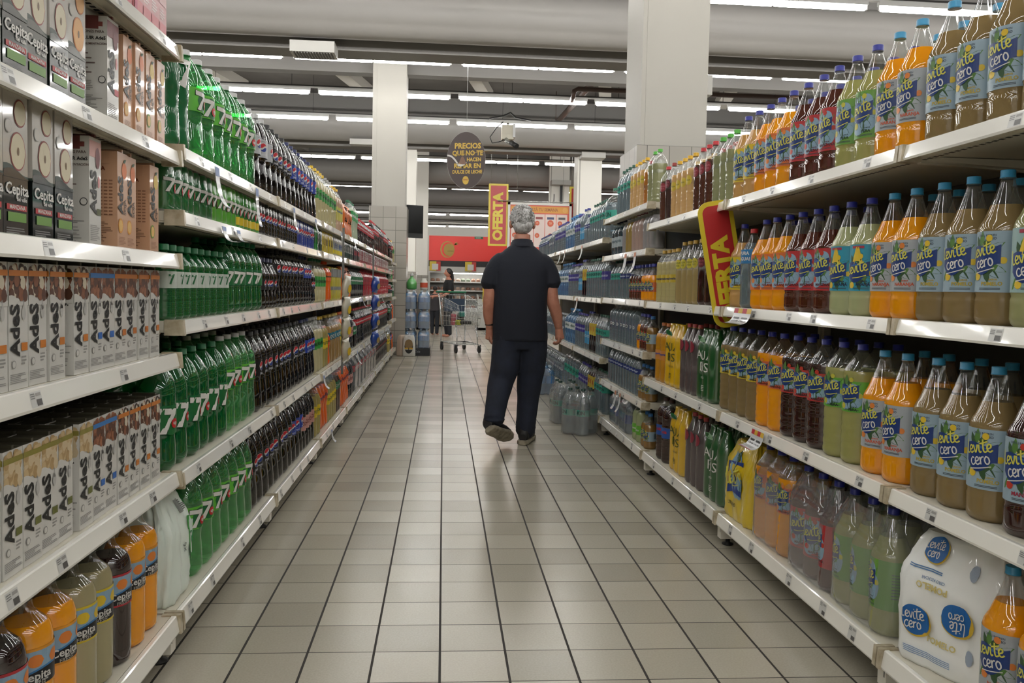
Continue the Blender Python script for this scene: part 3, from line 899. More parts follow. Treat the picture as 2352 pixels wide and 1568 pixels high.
P['pep'] = product('cola_bottle', 'black cola bottle with red-blue globe', 'bottle', 'cola', .056, .35, COLA, .89, C(20, 20, 24), (.165, .235, C(14, 14, 16), pepsi_art()), capr=.0165)
P['pepb'] = product('cola_bottle', 'cola bottle with blue globe label', 'bottle', 'cola', .056, .35, COLA, .89, C(30, 40, 96), (.16, .235, C(28, 62, 168), pepsi_art()), capr=.0165)
P['pepl'] = product('cola_bottle', 'cola bottle with silver globe label', 'bottle', 'cola', .056, .35, COLA, .89, C(206, 206, 206), (.16, .24, C(200, 202, 206), pepsi_art()), capr=.0165)
P['pep15'] = product('cola_bottle', 'black medium cola bottle with globe', 'bottle', 'cola', .046, .275, COLA, .90, C(20, 20, 24), (.155, .21, C(14, 14, 16), pepsi_art(False, .018)), capr=.0155)
P['peps'] = product('cola_bottle', 'small cola bottle with globe', 'bottle', 'cola', .036, .22, COLA, .90, C(26, 34, 80), (.085, .135, C(16, 16, 18), pepsi_art(False, .014)), capr=.0155)
P['pep15b'] = product('cola_bottle', 'medium cola bottle with blue label', 'bottle', 'cola', .046, .27, COLA, .90, C(26, 34, 80), (.15, .205, C(28, 62, 168), pepsi_art(False, .018)), capr=.0155)
TOROS = C(56, 158, 62)
GJ = juice(206, 196, 150, .5)
P['tor'] = product('soda_bottle', 'cream grapefruit soda bottle with green label', 'bottle', 'plain', .056, .35, GJ, .80, C(236, 196, 40), (.15, .215, TOROS, words(('TOROS', .5, .026, INK, .2))), capr=.0165)
P['torg'] = product('soda_bottle', 'cream soda bottle with grey cap and green label', 'bottle', 'plain', .056, .35, GJ, .80, C(170, 170, 168), (.15, .215, TOROS, words(('TOROS', .5, .026, INK, .2))), capr=.0165)
P['tory'] = product('soda_bottle', 'dull yellow soda bottle with yellow label', 'bottle', 'plain', .056, .34, juice(168, 152, 84), .80, C(226, 190, 40), (.13, .2, C(238, 206, 36), words(('TOROS', .5, .026, C(40, 90, 40), .2))), capr=.0165)
P['tors'] = product('soda_bottle', 'medium cream soda bottle with green label', 'bottle', 'plain', .05, .272, GJ, .80, C(20, 110, 70), (.10, .165, TOROS, words(('TOROS', .5, .024, INK, .2))), capr=.0165)
P['hyd'] = product('soda_bottle', 'pale peach soda bottle with blue label', 'bottle', 'plain', .056, .34, juice(176, 140, 84), .80, C(200, 170, 60), (.17, .22, C(24, 124, 150), words(('c', .5, .05, C(220, 220, 210), 0))), capr=.0165)
P['whi'] = product('soda_bottle', 'clear soda bottle with white and yellow label', 'bottle', 'plain', .056, .34, juice(206, 170, 140, .5), .80, C(238, 190, 30), (.09, .19, C(212, 200, 90), words(('tonic', .7, .024, C(30, 100, 150), 0))), capr=.0165)
ORJ = juice(236, 104, 24)
P['fan'] = product('soda_bottle', 'bright orange soda bottle with dark lettering', 'bottle', 'cola', .056, .34, ORJ, .86, C(236, 110, 30), (.19, .25, C(240, 96, 30), words(('Fanta', .5, .034, C(20, 30, 80), .2))), capr=.0165)
P['mir'] = product('soda_bottle', 'medium orange soda bottle with orange band', 'bottle', 'cola', .046, .265, ORJ, .86, C(236, 90, 30), (.14, .2, C(240, 100, 36), words(('Mirinda', .5, .02, C(30, 60, 30), .2))), capr=.0155)
P['spr'] = product('lemon_soda_bottle', 'clear soda bottle with bright green label', 'bottle', 'seven', .054, .34, juice(190, 204, 176, .5), .82, C(20, 110, 70), (.17, .25, C(56, 160, 84), words(('Sprite', .5, .026, WHITE, .15))), capr=.0165)
CK = C(196, 24, 40)
P['coke'] = product('cola_bottle', 'dark cola bottle with red label', 'bottle', 'cola', .054, .34, COLA, .89, C(200, 30, 40), (.19, .245, CK, words(('Coca-Cola', .5, .022, WHITE, .3))), capr=.0165)
P['cokez'] = product('cola_bottle', 'dark cola bottle with black and red label', 'bottle', 'cola', .054, .34, COLA, .89, BLACKP, (.18, .24, C(34, 16, 18), words(('Coca-Cola', .5, .022, C(210, 40, 50), .3))), capr=.0165)
P['cokes'] = product('cola_bottle', 'small cola bottle with pink-red label', 'bottle', 'cola', .04, .235, COLA, .89, C(200, 30, 40), (.125, .175, C(190, 40, 52), words(('Coca-Cola', .5, .016, WHITE, .3))), capr=.0155)
P['lemc'] = product('cola_bottle', 'cola bottle with pink and black label', 'bottle', 'cola', .05, .33, COLA, .89, BLACKP, (.12, .2, C(206, 150, 140), words(('COLA', .5, .03, C(120, 30, 30), 0))), capr=.0165)
P['ckred'] = product('cola_bottle', 'red bottle sleeved in crimson film', 'bottle', 'cola', .05, .265, juice(176, 30, 46, .2), .97, C(170, 24, 40), (.12, .2, C(170, 26, 40), words(('Coca-Cola', .5, .02, C(110, 10, 20), .3))))
P['dkgr'] = product('soda_bottle', 'dark brown soda bottle with green band', 'bottle', 'plain', .054, .34, juice(70, 44, 26, .1), .82, C(80, 30, 24), (.18, .24, C(20, 110, 66), words(('CUNN', .5, .026, C(200, 210, 190), 0))), capr=.0165)
P['bcol'] = product('lemon_soda_bottle', 'small dark soda bottle with green label', 'bottle', 'plain', .046, .265, COLA, .89, BLACKP, (.12, .19, C(30, 110, 60), words(('Sprite', .5, .02, WHITE, .1))), capr=.0155)
P['fresho'] = product('juice_bottle', 'round-shouldered orange juice bottle', 'bottle', 'dome', .052, .36, juice(236, 152, 20), .80, C(214, 140, 40), None, capr=.0165)
def fresh_label(band, fruit, sky):
    def art(mb, W, R, z0, z1):
        h = z1 - z0
        mb.lathe([(R + .0010, z1 - .006), (R + .0010, z1)], band, SEG, cap0=False, cap1=False)
        mb.lathe([(R + .0010, z0), (R + .0010, z0 + .005)], band, SEG, cap0=False, cap1=False)
        n = 28
        mb.strip(W, -PI * R, PI * R, lambda t: z0 + h * (.45 + .08 * math.sin(t * 13)), lambda t: z1 - .006, sky, n, .0012)
        mb.strip(W, -PI * R, PI * R, lambda t: z0 + h * (.45 + .08 * math.sin(t * 13)) - .004, lambda t: z0 + h * (.45 + .08 * math.sin(t * 13)), C(60, 130, 190), n, .0014)
        for s in (-.05, 0.0, .045, .09, -.1):
            mb.disc(W, s, z0 + h * .68, .016, .013, fruit, .0016, 6)
        mb.text(W, 'Cepita', .024, WHITE, (0, z0 + h * .30), .0024, .02)
        mb.text(W, 'del valle', .008, WHITE, (.012, z0 + h * .18), .0024, .01)
        mb.text(W, 'FRESH', .012, C(200, 196, 186), (.002, z0 + h * .10), .0024, 0)
        for q in range(5):
            mb.rect(W, -R * 1.6, -R * 1.6 + .03, z0 + h * (.5 + q * .08), z0 + h * (.53 + q * .08), C(110, 110, 116), .0018, 3)
    return art
BLK = C(22, 22, 26)
def fresh(liq, band, fruit, look):
    return product('juice_bottle', look, 'bottle', 'dome', .052, .36, liq, .80, None, (.155, .238, BLK, fresh_label(band, fruit, C(150, 182, 206))), capr=.0165)
P['fo'] = fresh(juice(255, 168, 12), C(240, 160, 40), F_O, 'round-shouldered orange juice bottle with black label')
P['fg'] = fresh(juice(172, 162, 122), C(226, 200, 50), F_Y, 'round-shouldered tan juice bottle with black label')
P['fd'] = fresh(juice(40, 22, 22, .05), C(190, 50, 60), F_O, 'round-shouldered dark juice bottle with black label')
for k in ('fo', 'fg', 'fd'):
    P[k]['parts'].append(('cap', cap_mesh(.0155, .019, C(120, 96, 60)), .345))
# ---- cans
def can(col, look, txt, tc, top=.150, col2=None):
    R, H = .030, top
    mb = MB().lathe([(R * .8, 0), (R, .006), (R, H - .012), (R * .82, H - .002), (R * .82, H), (R * .78, H - .003)], col, 16, mfn=lambda j: col if j in (1, 2) else CHROME)
    W = Wcyl(R)
    lb = MB()
    if txt == '7':
        seven_art(.04)(lb, W, R, .05, .11)
    elif txt == 'p':
        pepsi_art(False, .016)(lb, W, R, .05, .11)
    else:
        lb.text(W, txt, .022, tc, (0, .08), .0016, .03, .2, PI / 2)
    if col2:
        lb.lathe([(R + .0008, .02), (R + .0008, .05)], col2, 16, cap0=False, cap1=False)
    return dict(name='soda_can', look=look, cat='can', parts=[('can_body', mb.mesh('can_body'), 0), ('print', lb.mesh('print'), 0)], R=R, H=H)
G1 = dict(coat=1.)
P['k7d'] = can(C(16, 118, 56, .3, **G1), 'dark green tall can', '7', WHITE)
P['k7l'] = can(C(96, 190, 60, .3, **G1), 'lime green tall can', '7', WHITE)
P['k7y'] = can(C(60, 170, 50, .3, **G1), 'green tall can with yellow band', '7', WHITE, col2=C(236, 206, 50))
P['kp'] = can(C(14, 14, 16, .25, **G1), 'black tall cola can', 'p', WHITE)
P['kpb'] = can(C(28, 60, 170, .3, **G1), 'blue tall cola can', 'p', WHITE)
P['kg'] = can(C(30, 150, 60, .3, **G1), 'bright green tall can', 'TOROS', INK)
P['ky'] = can(C(230, 204, 60, .3, **G1), 'yellow tall can', 'tonic', INK)
P['kw'] = can(C(196, 196, 180, .3, **G1), 'pale tall can with yellow band', 'light', C(30, 90, 160), col2=C(236, 214, 40))
P['kd'] = can(C(12, 60, 40, .3, **G1), 'bottle-green tall can', 'Sprite', WHITE)
P['kb'] = can(C(40, 14, 18, .3, **G1), 'dark maroon tall can', 'zero', C(200, 50, 60))
P['kr'] = can(C(168, 22, 44, .3, **G1), 'red tall cola can', 'Coca-Cola', WHITE)
P['kr2'] = can(C(186, 90, 104, .3, **G1), 'pinkish tall cola can in film', 'Coca-Cola', WHITE)

# ------------------------------------------------------------------ cartons
NUT1, NUT2, NUT3 = C(138, 84, 56, .5), C(92, 54, 36, .5), C(214, 186, 140, .5)
CARTON = C(232, 230, 224, .32, coat=.4)
PEACH = C(226, 176, 140, .34, coat=.4)
PRINT = C(160, 158, 154, .5)
def box_body(mb, D, Wd, H, m, top, side=None):
    mb.box(-D / 2, D / 2, -Wd / 2, Wd / 2, 0, H, m)
    mb.add([(-D / 2, -Wd / 2, H + .0006), (D / 2, -Wd / 2, H + .0006), (D / 2, Wd / 2, H + .0006), (-D / 2, Wd / 2, H + .0006)], [(0, 1, 2, 3)], top)
    mb.box(-D / 2, D / 2, -.004, .004, H, H + .008, top)
    mb.box(-D * .3, D * .3, -Wd / 2 - .001, -Wd / 2, H - .03, H, top)
def fronts(D, Wd):
    return (lambda s, z, o: (D / 2 + o, s, z)), (lambda s, z, o: (s, -Wd / 2 - o, z))
def blobs(mb, W, s0, s1, z0, z1, ms, rr, n, seed):
    r = random.Random(seed)
    for i in range(n):
        mb.disc(W, s0 + rr + (s1 - s0 - 2 * rr) * r.random(), z0 + (z1 - z0) * r.random(), rr, rr * 1.25, ms[i % len(ms)], .0005 + .00002 * i, 6)
def lines(mb, W, s0, s1, z0, z1, n, m=PRINT, seed=1):
    r = random.Random(seed)
    for i in range(n):
        z = z0 + (z1 - z0) * i / n
        mb.rect(W, s0, s0 + (s1 - s0) * (.6 + .4 * r.random()), z, z + (z1 - z0) / n * .55, m, .0005)
def nut_carton(look, tagc, nuts, bandc, base=CARTON, H=.238, dropc=C(200, 198, 194)):
    D, Wd = .062, .072
    A, B = fronts(D, Wd)
    mb = MB()
    box_body(mb, D, Wd, H, base, C(70, 66, 50, .5))
    lb = MB()
    for W, hw in ((A, Wd / 2), (B, D / 2)):
        blobs(lb, W, -hw, hw, H * .735, H - .012, nuts, .010, 34, 5)
        lb.strip(W, -hw, hw, lambda t: H * .66, lambda t: H * (.715 + .03 * math.sin(t * 5 + 1)), base, 8, .0012)
        lb.rect(W, -hw, hw, H * .895, H * .94, bandc, .0014)
    lb.text(A, 'AdeS', .046, INK, (-.013, H * .47), .0016, .035, 0, PI / 2)
    lb.disc(A, .018, H * .60, .0075, .013, dropc, .0016)
    lb.poly(A, [(-.005, 0), (.005, 0), (0, .022)], dropc, (.018, H * .62), .0016)
    lb.rect(A, .008, .031, H * .30, H * .365, tagc, .0016)
    lines(lb, A, .010, .030, H * .19, H * .27, 3)
    lb.disc(A, -.020, H * .20, .008, .008, PRINT, .0014)
    lb.disc(A, -.020, H * .20, .006, .006, base, .0016)
    lines(lb, A, -.032, .030, .012, H * .13, 6, seed=2)
    lines(lb, B, -D * .42, D * .42, .016, H * .3, 12, seed=3)
    for q in range(7):
        lb.rect(B, -.02 + q * .004, -.018 + q * .004, H * .36, H * .44, INK, .0006)
    lb.text(B, 'AdeS.', .018, INK, (0, H * .66), .0008)
    return dict(name='soy_drink_carton', look=look, cat='carton', parts=[('carton_box', mb.mesh('carton'), 0), ('print', lb.mesh('print'), 0)], R=D / 2, H=H, W=Wd)
ORG = C(216, 128, 44)
P['aco'] = nut_carton('white carton with coconut picture and orange tag', ORG, [NUT1, NUT2, C(226, 214, 190), C(60, 36, 24)], ORG)
P['aal'] = nut_carton('white carton with almond picture and orange tag', C(206, 120, 52), [NUT1, C(160, 100, 66), NUT2], ORG)
P['aab'] = nut_carton('white carton with almond picture and blue tag', C(44, 108, 196), [NUT1, C(160, 100, 66), NUT2], C(58, 128, 200))
P['aso'] = nut_carton('white carton with soybean picture and olive tag', C(112, 116, 52), [NUT3, C(190, 158, 108), C(226, 204, 166)], C(150, 140, 60))
def fruit_carton(look, f1, f2, base=PEACH, H=.235):
    D, Wd = .088, .066
    A, B = fronts(D, Wd)
    mb = MB()
    box_body(mb, D, Wd, H, base, base)
    lb = MB()
    lb.disc(A, .010, H * .82, .016, .020, f1, .0010)
    leaf(lb, A, .012, H * .92, .010, .004, .5, GREEN_LEAF, .0014)
    lb.disc(A, -.014, H * .24, .016, .018, f2, .0010)
    lb.disc(A, -.014, H * .24, .012, .014, C(244, 196, 110), .0014)
    lb.text(A, 'AdeS', .043, INK, (-.013, H * .56), .0016, .035, 0, PI / 2)
    lb.text(A, 'SOJA', .018, C(90, 60, 40), (.014, H * .44), .0016, .03, 0, PI / 2)
    lines(lb, A, -.024, .024, .010, H * .13, 6, C(176, 128, 96))
    lines(lb, B, -D * .42, D * .40, .016, H * .28, 12, C(150, 110, 84), 4)
    for q in range(11):
        for k in range(6):
            lb.rect(B, -D * .40 + k * D * .135, -D * .40 + k * D * .135 + D * .1, H * (.34 + q * .035), H * (.355 + q * .035), C(160, 112, 84), .0006)
    lb.text(B, 'SOJA', .014, C(120, 50, 20), (0, H * .82), .0008)
    return dict(name='soy_drink_carton', look=look, cat='carton', parts=[('carton_box', mb.mesh('carton'), 0), ('print', lb.mesh('print'), 0)], R=D / 2, H=H, W=Wd)
P['aor'] = fruit_carton('peach coloured carton with orange fruit', C(238, 126, 50), C(238, 160, 40))
P['aba'] = fruit_carton('peach coloured carton with banana and kiwi', C(240, 206, 90), C(120, 160, 60))
def reasons_carton(look, tagc, f):
    D, Wd, H = .098, .066, .245
    A, B = fronts(D, Wd)
    mb = MB()
    box_body(mb, D, Wd, H, CARTON, C(130, 70, 66, .5))
    lb = MB()
    lb.rect(A, -Wd / 2, Wd / 2, H * .82, H * .97, f, .0006)
    lb.disc(A, .012, H * .82, .013, .024, C(120, 44, 48), .0012)
    lb.text(A, 'AdeS', .046, INK, (-.010, H * .50), .0016, .035, 0, PI / 2)
    lb.disc(A, .018, H * .60, .006, .014, C(236, 160, 160), .0014)
    lb.rect(A, .006, .030, H * .29, H * .35, tagc, .0014)
    lines(lb, A, -.028, .028, .012, H * .2, 9)
    lb.rect(B, -D * .48, D * .40, H * .90, H * .945, C(150, 78, 70), .0006)
    lb.text(B, '6', .052, C(150, 30, 40), (-D * .36, H * .78), .0008, .04)
    lb.text(B, 'RAZONES PARA', .0085, C(110, 90, 84), (.012, H * .85), .0008, .02)
    lb.text(B, 'INCLUIR AdeS', .011, INK, (.012, H * .79), .0008, .03)
    lb.text(B, 'EN TU ALIMENTACIÓN', .007, C(110, 90, 84), (.012, H * .735), .0008, .02)
    for q in range(5):
        lb.rect(B, -D * .44, -D * .44 + D * (.5 + .08 * (q % 3)), H * (.64 - q * .045), H * (.652 - q * .045), C(120, 100, 96), .0008)
    lb.text(B, 'SIN', .034, INK, (-D * .26, H * .35), .0008, 0)
    lines(lb, B, -D * .04, D * .18, H * .3, H * .4, 6)
    lb.disc(B, D * .38, H * .40, .009, .009, C(70, 70, 70), .0008)
    lb.disc(B, D * .38, H * .40, .007, .007, CARTON, .001)
    lines(lb, B, -D * .45, D * .45, .008, H * .26, 16, seed=7)
    return dict(name='soy_drink_carton', look=look, cat='carton', parts=[('carton_box', mb.mesh('carton'), 0), ('print', lb.mesh('print'), 0)], R=D / 2, H=H, W=Wd)
P['ar1'] = reasons_carton('white carton listing six reasons, red tag', C(206, 60, 70), C(126, 56, 60))
P['ar2'] = reasons_carton('white carton listing reasons, olive tag', C(90, 96, 52), C(226, 170, 160))
def apple_carton(look, fruit, slice_, H=.265):
    D, Wd = .07, .086
    A, B = fronts(D, Wd)
    mb = MB()
    W1 = C(208, 202, 194, .2, coat=.8)
    B1 = C(26, 32, 30, .22, coat=.8)
    mb.box(-D / 2, D / 2, -Wd / 2, Wd / 2, 0, H * .42, B1)
    mb.box(-D / 2, D / 2, -Wd / 2, Wd / 2, H * .42, H, W1)
    mb.box(-D / 2, D / 2, -.004, .004, H, H + .008, W1)
    lb = MB()
    for W, hw in ((A, Wd / 2), (B, D / 2)):
        lb.strip(W, -hw, hw, lambda t: H * .41, lambda t: H * (.47 + .035 * math.sin(t * 4 + 1)), C(44, 62, 50), 8, .0008)
        lb.strip(W, -hw, hw, lambda t: H * .41, lambda t: H * (.445 + .03 * math.sin(t * 4 + .4)), B1, 8, .0012)
    lb.disc(A, .006, H * .60, .028, .036, fruit, .0010)
    lb.disc(A, .006, H * .60, .0255, .033, slice_, .0014)
    lb.disc(A, .006, H * .60, .004, .008, C(120, 90, 50), .0018)
    lb.disc(A, .014, H * .87, .022, .026, fruit, .0010)
    lb.disc(A, .014, H * .87, .020, .023, slice_, .0014)
    lb.disc(A, -.026, H * .76, .013, .013, C(150, 150, 146), .0010)
    lb.disc(A, -.026, H * .76, .0115, .0115, W1, .0014)
    lb.text(A, 'Cepita', .030, WHITE, (.002, H * .33), .0018, .02)
    lb.text(A, 'del valle', .011, WHITE, (.018, H * .265), .0018, .02)
    lb.rect(A, -.034, .036, H * .185, H * .225, C(198, 48, 52), .0014)
    lb.text(A, 'MANZANA', .011, WHITE, (.002, H * .205), .0020, .02)
    lb.rect(A, -.030, .034, H * .105, H * .17, C(112, 160, 62), .0014)
    lines(lb, A, -.034, .034, .006, H * .07, 3, C(120, 120, 116))
    lines(lb, B, -D * .4, D * .3, .01, H * .36, 14, C(110, 112, 108), 3)
    return dict(name='juice_carton', look=look, cat='carton', parts=[('carton_box', mb.mesh('carton'), 0), ('print', lb.mesh('print'), 0)], R=D / 2, H=H, W=Wd)
P['cep'] = apple_carton('black and white carton with apple slices', C(150, 60, 56), C(224, 212, 178))
P['cepd'] = apple_carton('black and white carton with peach picture', C(226, 140, 70), C(240, 180, 100))
def pink_pack():
    mb = MB().box(-.10, .10, -.13, .13, 0, .155, C(226, 150, 156, .3, coat=.6))
    lb = MB()
    A, B = fronts(.20, .26)
    for k in range(4):
        lb.rect(A, -.128 + k * .065, -.070 + k * .065, .01, .05, C(214, 110, 120), .001)
        lb.rect(A, -.128 + k * .065, -.070 + k * .065, .10, .145, C(236, 190, 190), .001)
        lines(lb, A, -.124 + k * .065, -.08 + k * .065, .06, .09, 4, C(240, 220, 220))
    lb.rect(A, -.128, -.11, .01, .145, C(190, 30, 90), .0014)
    lb.rect(B, -.07, .07, .02, .13, C(236, 186, 190), .001)
    lines(lb, B, -.06, .06, .03, .12, 8, C(206, 120, 130))
    return dict(name='carton_pack', look='pink shrink-wrapped pack of small cartons', cat='pack', parts=[('pack_block', mb.mesh('block'), 0), ('print', lb.mesh('print'), 0)], R=.10, H=.155, W=.26)
P['pink'] = pink_pack()

# ------------------------------------------------------------------ shrink-wrapped six-packs
def film_pack(name, look, kind, R, H, film, art=None, capm=None, n=3, wrink=.0, loose=False):
    """opaque film drawn tight over n x 2 bottles"""
    ctrl, ribs, fl = KINDS[kind]
    mb = MB()
    seed = random.Random(len(look))
    cs = [(-R * .98 + 2 * R * .97 * j, (i - (n - 1) / 2) * R * 1.93) for j in (0, 1) for i in range(n)]
    for cx, cyy in cs:
        prof = []
        for r, z in sample(ctrl, 26):
            if r < .42 and not capm:
                r = .42 * (1 if z < .97 else .8)
            prof.append((R * r * (1.02 + wrink * (seed.random() - .5)), z * H))
        mb.lathe(prof, film, 18, (cx, cyy, 0), flute=(.1 * H, .9 * H, wrink * .7) if wrink else None)
    y1 = (n - 1) / 2 * R * 1.93
    # film webs bridging the bottles
    zz = .66 * H
    mb.box(-R * 1.45, R * 1.45, -y1 - R * .55, y1 + R * .55, .02, zz, film)
    if loose:
        mb.prism([(-R * 1.9, zz * .98), (R * 1.9, zz * .98), (R * 1.0, H * .93), (-R * 1.0, H * .93)], 1, -y1 - R * .5, y1 + R * .5, film)
    parts = [('film_wrap', mb.mesh('film_wrap'), 0)]
    def W(s, z, o):
        d = (s / (R * 1.93) + (n - 1) / 2)
        d = (d - round(min(max(d, 0), n - 1))) * 1.93
        return (R * .97 + R * 1.025 * math.sqrt(max(.1, 1 - min(d * d, .9))) + o, s, z)
    if art:
        lb = MB()
        art(lb, W)
        parts.append(('print', lb.mesh('print'), 0))
    if capm:
        for cx, cyy in cs:
            parts.append(('cap', cap_mesh(R * .29, .019, capm), (cx, cyy, H * .95 + .003)))
    return dict(name=name, look=look, cat='pack', parts=parts, R=R * 1.97, H=H, W=n * R * 1.93)
def hull_pack(name, look, R, H, n, film, art, wr=.006, top=.45):
    """loose opaque film shrunk round n x 2 bottles: one rounded hull with folds"""
    y1 = (n - 1) / 2 * R * 1.95
    seed = len(look)
    def pt(a, z):
        f = z / H
        k = 1. if f < .60 else 1 - (1 - top) * min(1, (f - .60) / .36) ** 1.3
        k *= .93 + .07 * min(1, f / .06)
        c, s_ = math.cos(a), math.sin(a)
        x = R * 2.02 * k * math.copysign(abs(c) ** .28, c)
        y = (y1 + R * 1.05) * (1 - (1 - k) * .55) * math.copysign(abs(s_) ** .28, s_)
        d = abs(((y / (R * 1.95) + (n - 1) / 2) + .5) % 1.0 - .5) * 2
        if abs(c) > .25:
            x *= 1 - .07 * d ** 2.5
        w = wr * (math.sin(a * 13 + z * 31 + seed) * math.sin(z * 47 + a * 5) + .6 * math.sin(a * 29 - z * 17) * (f > .55))
        return (x + w * c, y + w * s_ * (2.2 if abs(s_) > .7 else .7), z)
    mb = MB()
    ang = []
    for q in range(4):                               # even spacing along the flat sides
        for i in range(-14, 15):
            t = i / 14.6
            ang.append((math.asin(math.copysign(abs(t) ** (1 / .28), t)) + q * PI / 2) % (2 * PI))
    ang = sorted(set(round(q, 9) for q in ang))
    mb.rings([[pt(q, H * zz) for q in ang] for zz in (0, .02, .06, .12, .2, .28, .36, .44, .52, .6, .65, .7, .75, .8, .85, .9, .93, .96)], film)
    parts = [('film_wrap', mb.mesh('film_wrap'), 0)]
    lo, hi = -PI / 2, PI / 2
    def W(s, z, o):
        a0, a1 = lo, hi
        for _ in range(24):
            m = (a0 + a1) / 2
            if pt(m, z)[1] < s:
                a0 = m
            else:
                a1 = m
        p = pt(a0, z)
        return (p[0] + o + .0015, s, z)
    lb = MB()
    art(lb, W)
    parts.append(('print', lb.mesh('print'), 0))
    return dict(name=name, look=look, cat='pack', parts=parts, R=R * 2.02, H=H, W=2 * (y1 + R * 1.05))
def open_pack(name, look, base, n=3, film=None):
    """see-through film over six bottles of the product BASE"""
    R, H = base['R'], base['H']
    cs = [(-R + 2 * R * j, (i - (n - 1) / 2) * R * 2.02) for j in (0, 1) for i in range(n)]
    y1 = (n - 1) / 2 * R * 2.02
    mb = MB()
    rs = []
    for z, k in ((.004, 1.0), (H * .3, 1.01), (H * .62, 1.01), (H * .74, .96), (H * .86, .62), (H * .93, .45)):
        ring = []
        for q in range(48):
            a = 2 * PI * q / 48
            # rounded outline pulled in slightly between bottles
            cx, sx = math.cos(a), math.sin(a)
            x = (R + R * 1.06 * k) * (abs(cx) ** .35) * (1 if cx > 0 else -1)
            y = (y1 + R * 1.06 * k) * (abs(sx) ** .35) * (1 if sx > 0 else -1)
            x += .004 * math.sin(q * 2.3 + z * 40)
            if abs(cx) > .5:
                d = (y / (R * 2.02)) % 1.0 if n % 2 == 0 else (y / (R * 2.02) + .5) % 1.0
                x *= 1 - .09 * (abs(d - .5) * 2) ** 3
            ring.append((x, y, z))
        rs.append(ring)
    mb.rings(rs, film or FILM, False, False)
    return dict(name=name, look=look, cat='pack', parts=[('film_wrap', mb.mesh('film_wrap'), 0)], R=2.0 * R, H=H, W=n * R * 2.02, inner=(base, cs))

def aqua_art(fg, leafc, flav, k=1., fill=True):
    def art(mb, W):
        leaf(mb, W, -.062 * k, .305 * k, .026, .013, -.7, leafc, .003)
        if not fill:
            leaf(mb, W, -.062 * k, .305 * k, .023, .0105, -.7, C(38, 96, 46, .3), .0036)
        for t, z in (('AQUA', .225), ('RIUS', .165)):
            mb.text(W, t, .066 * k, fg, (-.012 * k, z * k), .004, .0, 0, 0, .8)
        mb.text(W, flav, .022 * k, fg, (0, .118 * k), .004, .0)
        for q in range(4):
            mb.rect(W, -.04, .02, (.05 + q * .008) * k, (.053 + q * .008) * k, fg, .003, 4)
    return art
FY = C(240, 192, 20, .28, coat=.8)
FGN = C(30, 92, 40, .28, coat=.8)
P['pky'] = film_pack('bottle_pack', 'yellow film-wrapped six-pack with thin dark lettering', 'plain', .046, .37, FY, aqua_art(C(70, 80, 20), C(20, 100, 50), 'pomelo', .98))
P['pkg'] = film_pack('bottle_pack', 'dark green film-wrapped six-pack with white lettering', 'plain', .046, .37, FGN, aqua_art(WHITE, C(150, 190, 150), 'pera', .98, False))
P['pkc'] = film_pack('bottle_pack', 'smoky clear-film six-pack with dull red caps', 'plain', .046, .36, pet('smoky_film', (150, 140, 140), .8, (92, 82, 82), 1., .1), badgeless := (lambda mb, W: [mb.disc(W, s, .25, .028, .03, C(150, 50, 66, .3), .003) for s in (-.089, 0, .089)]), C(190, 70, 66))
def levpack_art(mb, W):
    for a, b, c, d in ((0, .2, .05, .1), (-.03, .25, .03, .05), (.03, .15, .03, .05)):
        mb.disc(W, a, b, c, d, C(140, 180, 206, .3), .003)
    leaf(mb, W, .005, .285, .03, .014, 1.2, GREEN_LEAF, .0036)
    mb.strip(W, -.085, .05, lambda t: .11 + .015 * math.sin(3 * t), lambda t: .25 + .015 * t, C(26, 62, 150, .3), 36, .004)
    script(mb, W, 'levite', -.08, .15, .042, LIME, .19, off=.005)
    mb.brush(W, [[(-1, -.1), (0, 0), (1.1, .3)]], .1, LIME, (0, .155), .03, .005)
    mb.text(W, 'LIVIANO', .022, C(60, 60, 20), (-.03, .07), .004)
P['pklev'] = hull_pack('bottle_pack', 'torn yellow film-wrapped six-pack with blue brand patch', .049, .36, 3, C(244, 210, 20, .3, coat=.7), levpack_art)
def white_art(mb, W):
    def logo(x, z, s, flip):
        a = PI if flip else 0
        e = .006
        mb.disc(W, x + s * .05, z - s * .08, s * 1.08, s * .98, C(236, 196, 60), e, 30)
        mb.disc(W, x, z, s, s * .95, C(30, 112, 190), e + .001, 30)
        if not flip:
            script(mb, W, 'levite', x - s * .72, z + .002, s * .42, WHITE, .17, .08, e + .009)
            script(mb, W, 'cero', x - s * .5, z - s * .55, s * .42, WHITE, .17, .08, e + .009)
        else:
            mb2 = lambda q, y, o: W(2 * x - q, 2 * z - y, o)
            script(mb, mb2, 'lite', x - s * .6, z + .0, s * .42, WHITE, .17, .08, e + .009)
            script(mb, mb2, 'cero', x - s * .5, z - s * .5, s * .36, WHITE, .17, .08, e + .009)
    logo(-.085, .125, .042, False)
    logo(.035, .165, .042, True)
    logo(-.055, .318, .034, False)
    mb.text(W, 'POMELO', .024, C(232, 214, 140), (-.04, .225), .003, .03, 0, PI)
    mb.text(W, 'CERO AZÚCAR', .010, C(120, 150, 190), (-.04, .245), .003, .02, 0, PI)
    mb.text(W, 'POMELO', .022, C(232, 214, 140), (-.01, .085), .003, .03)
    for q in range(2):
        mb.rect(W, -.12, -.02, .262 + q * .005, .2645 + q * .005, C(70, 130, 190), .003, 6)
    for q in range(4):
        mb.rect(W, -.12, .02, .03 + q * .005, .032 + q * .005, C(120, 160, 210), .003, 6)
    for x, z in ((.06, .29), (.07, .08)):
        mb.disc(W, x, z, .012, .02, C(176, 190, 210), .003)
P['pkw'] = hull_pack('bottle_pack', 'white film-wrapped six-pack with blue round logos', .054, .37, 3, C(276, 278, 276, .4, coat=.3), white_art, .0035)
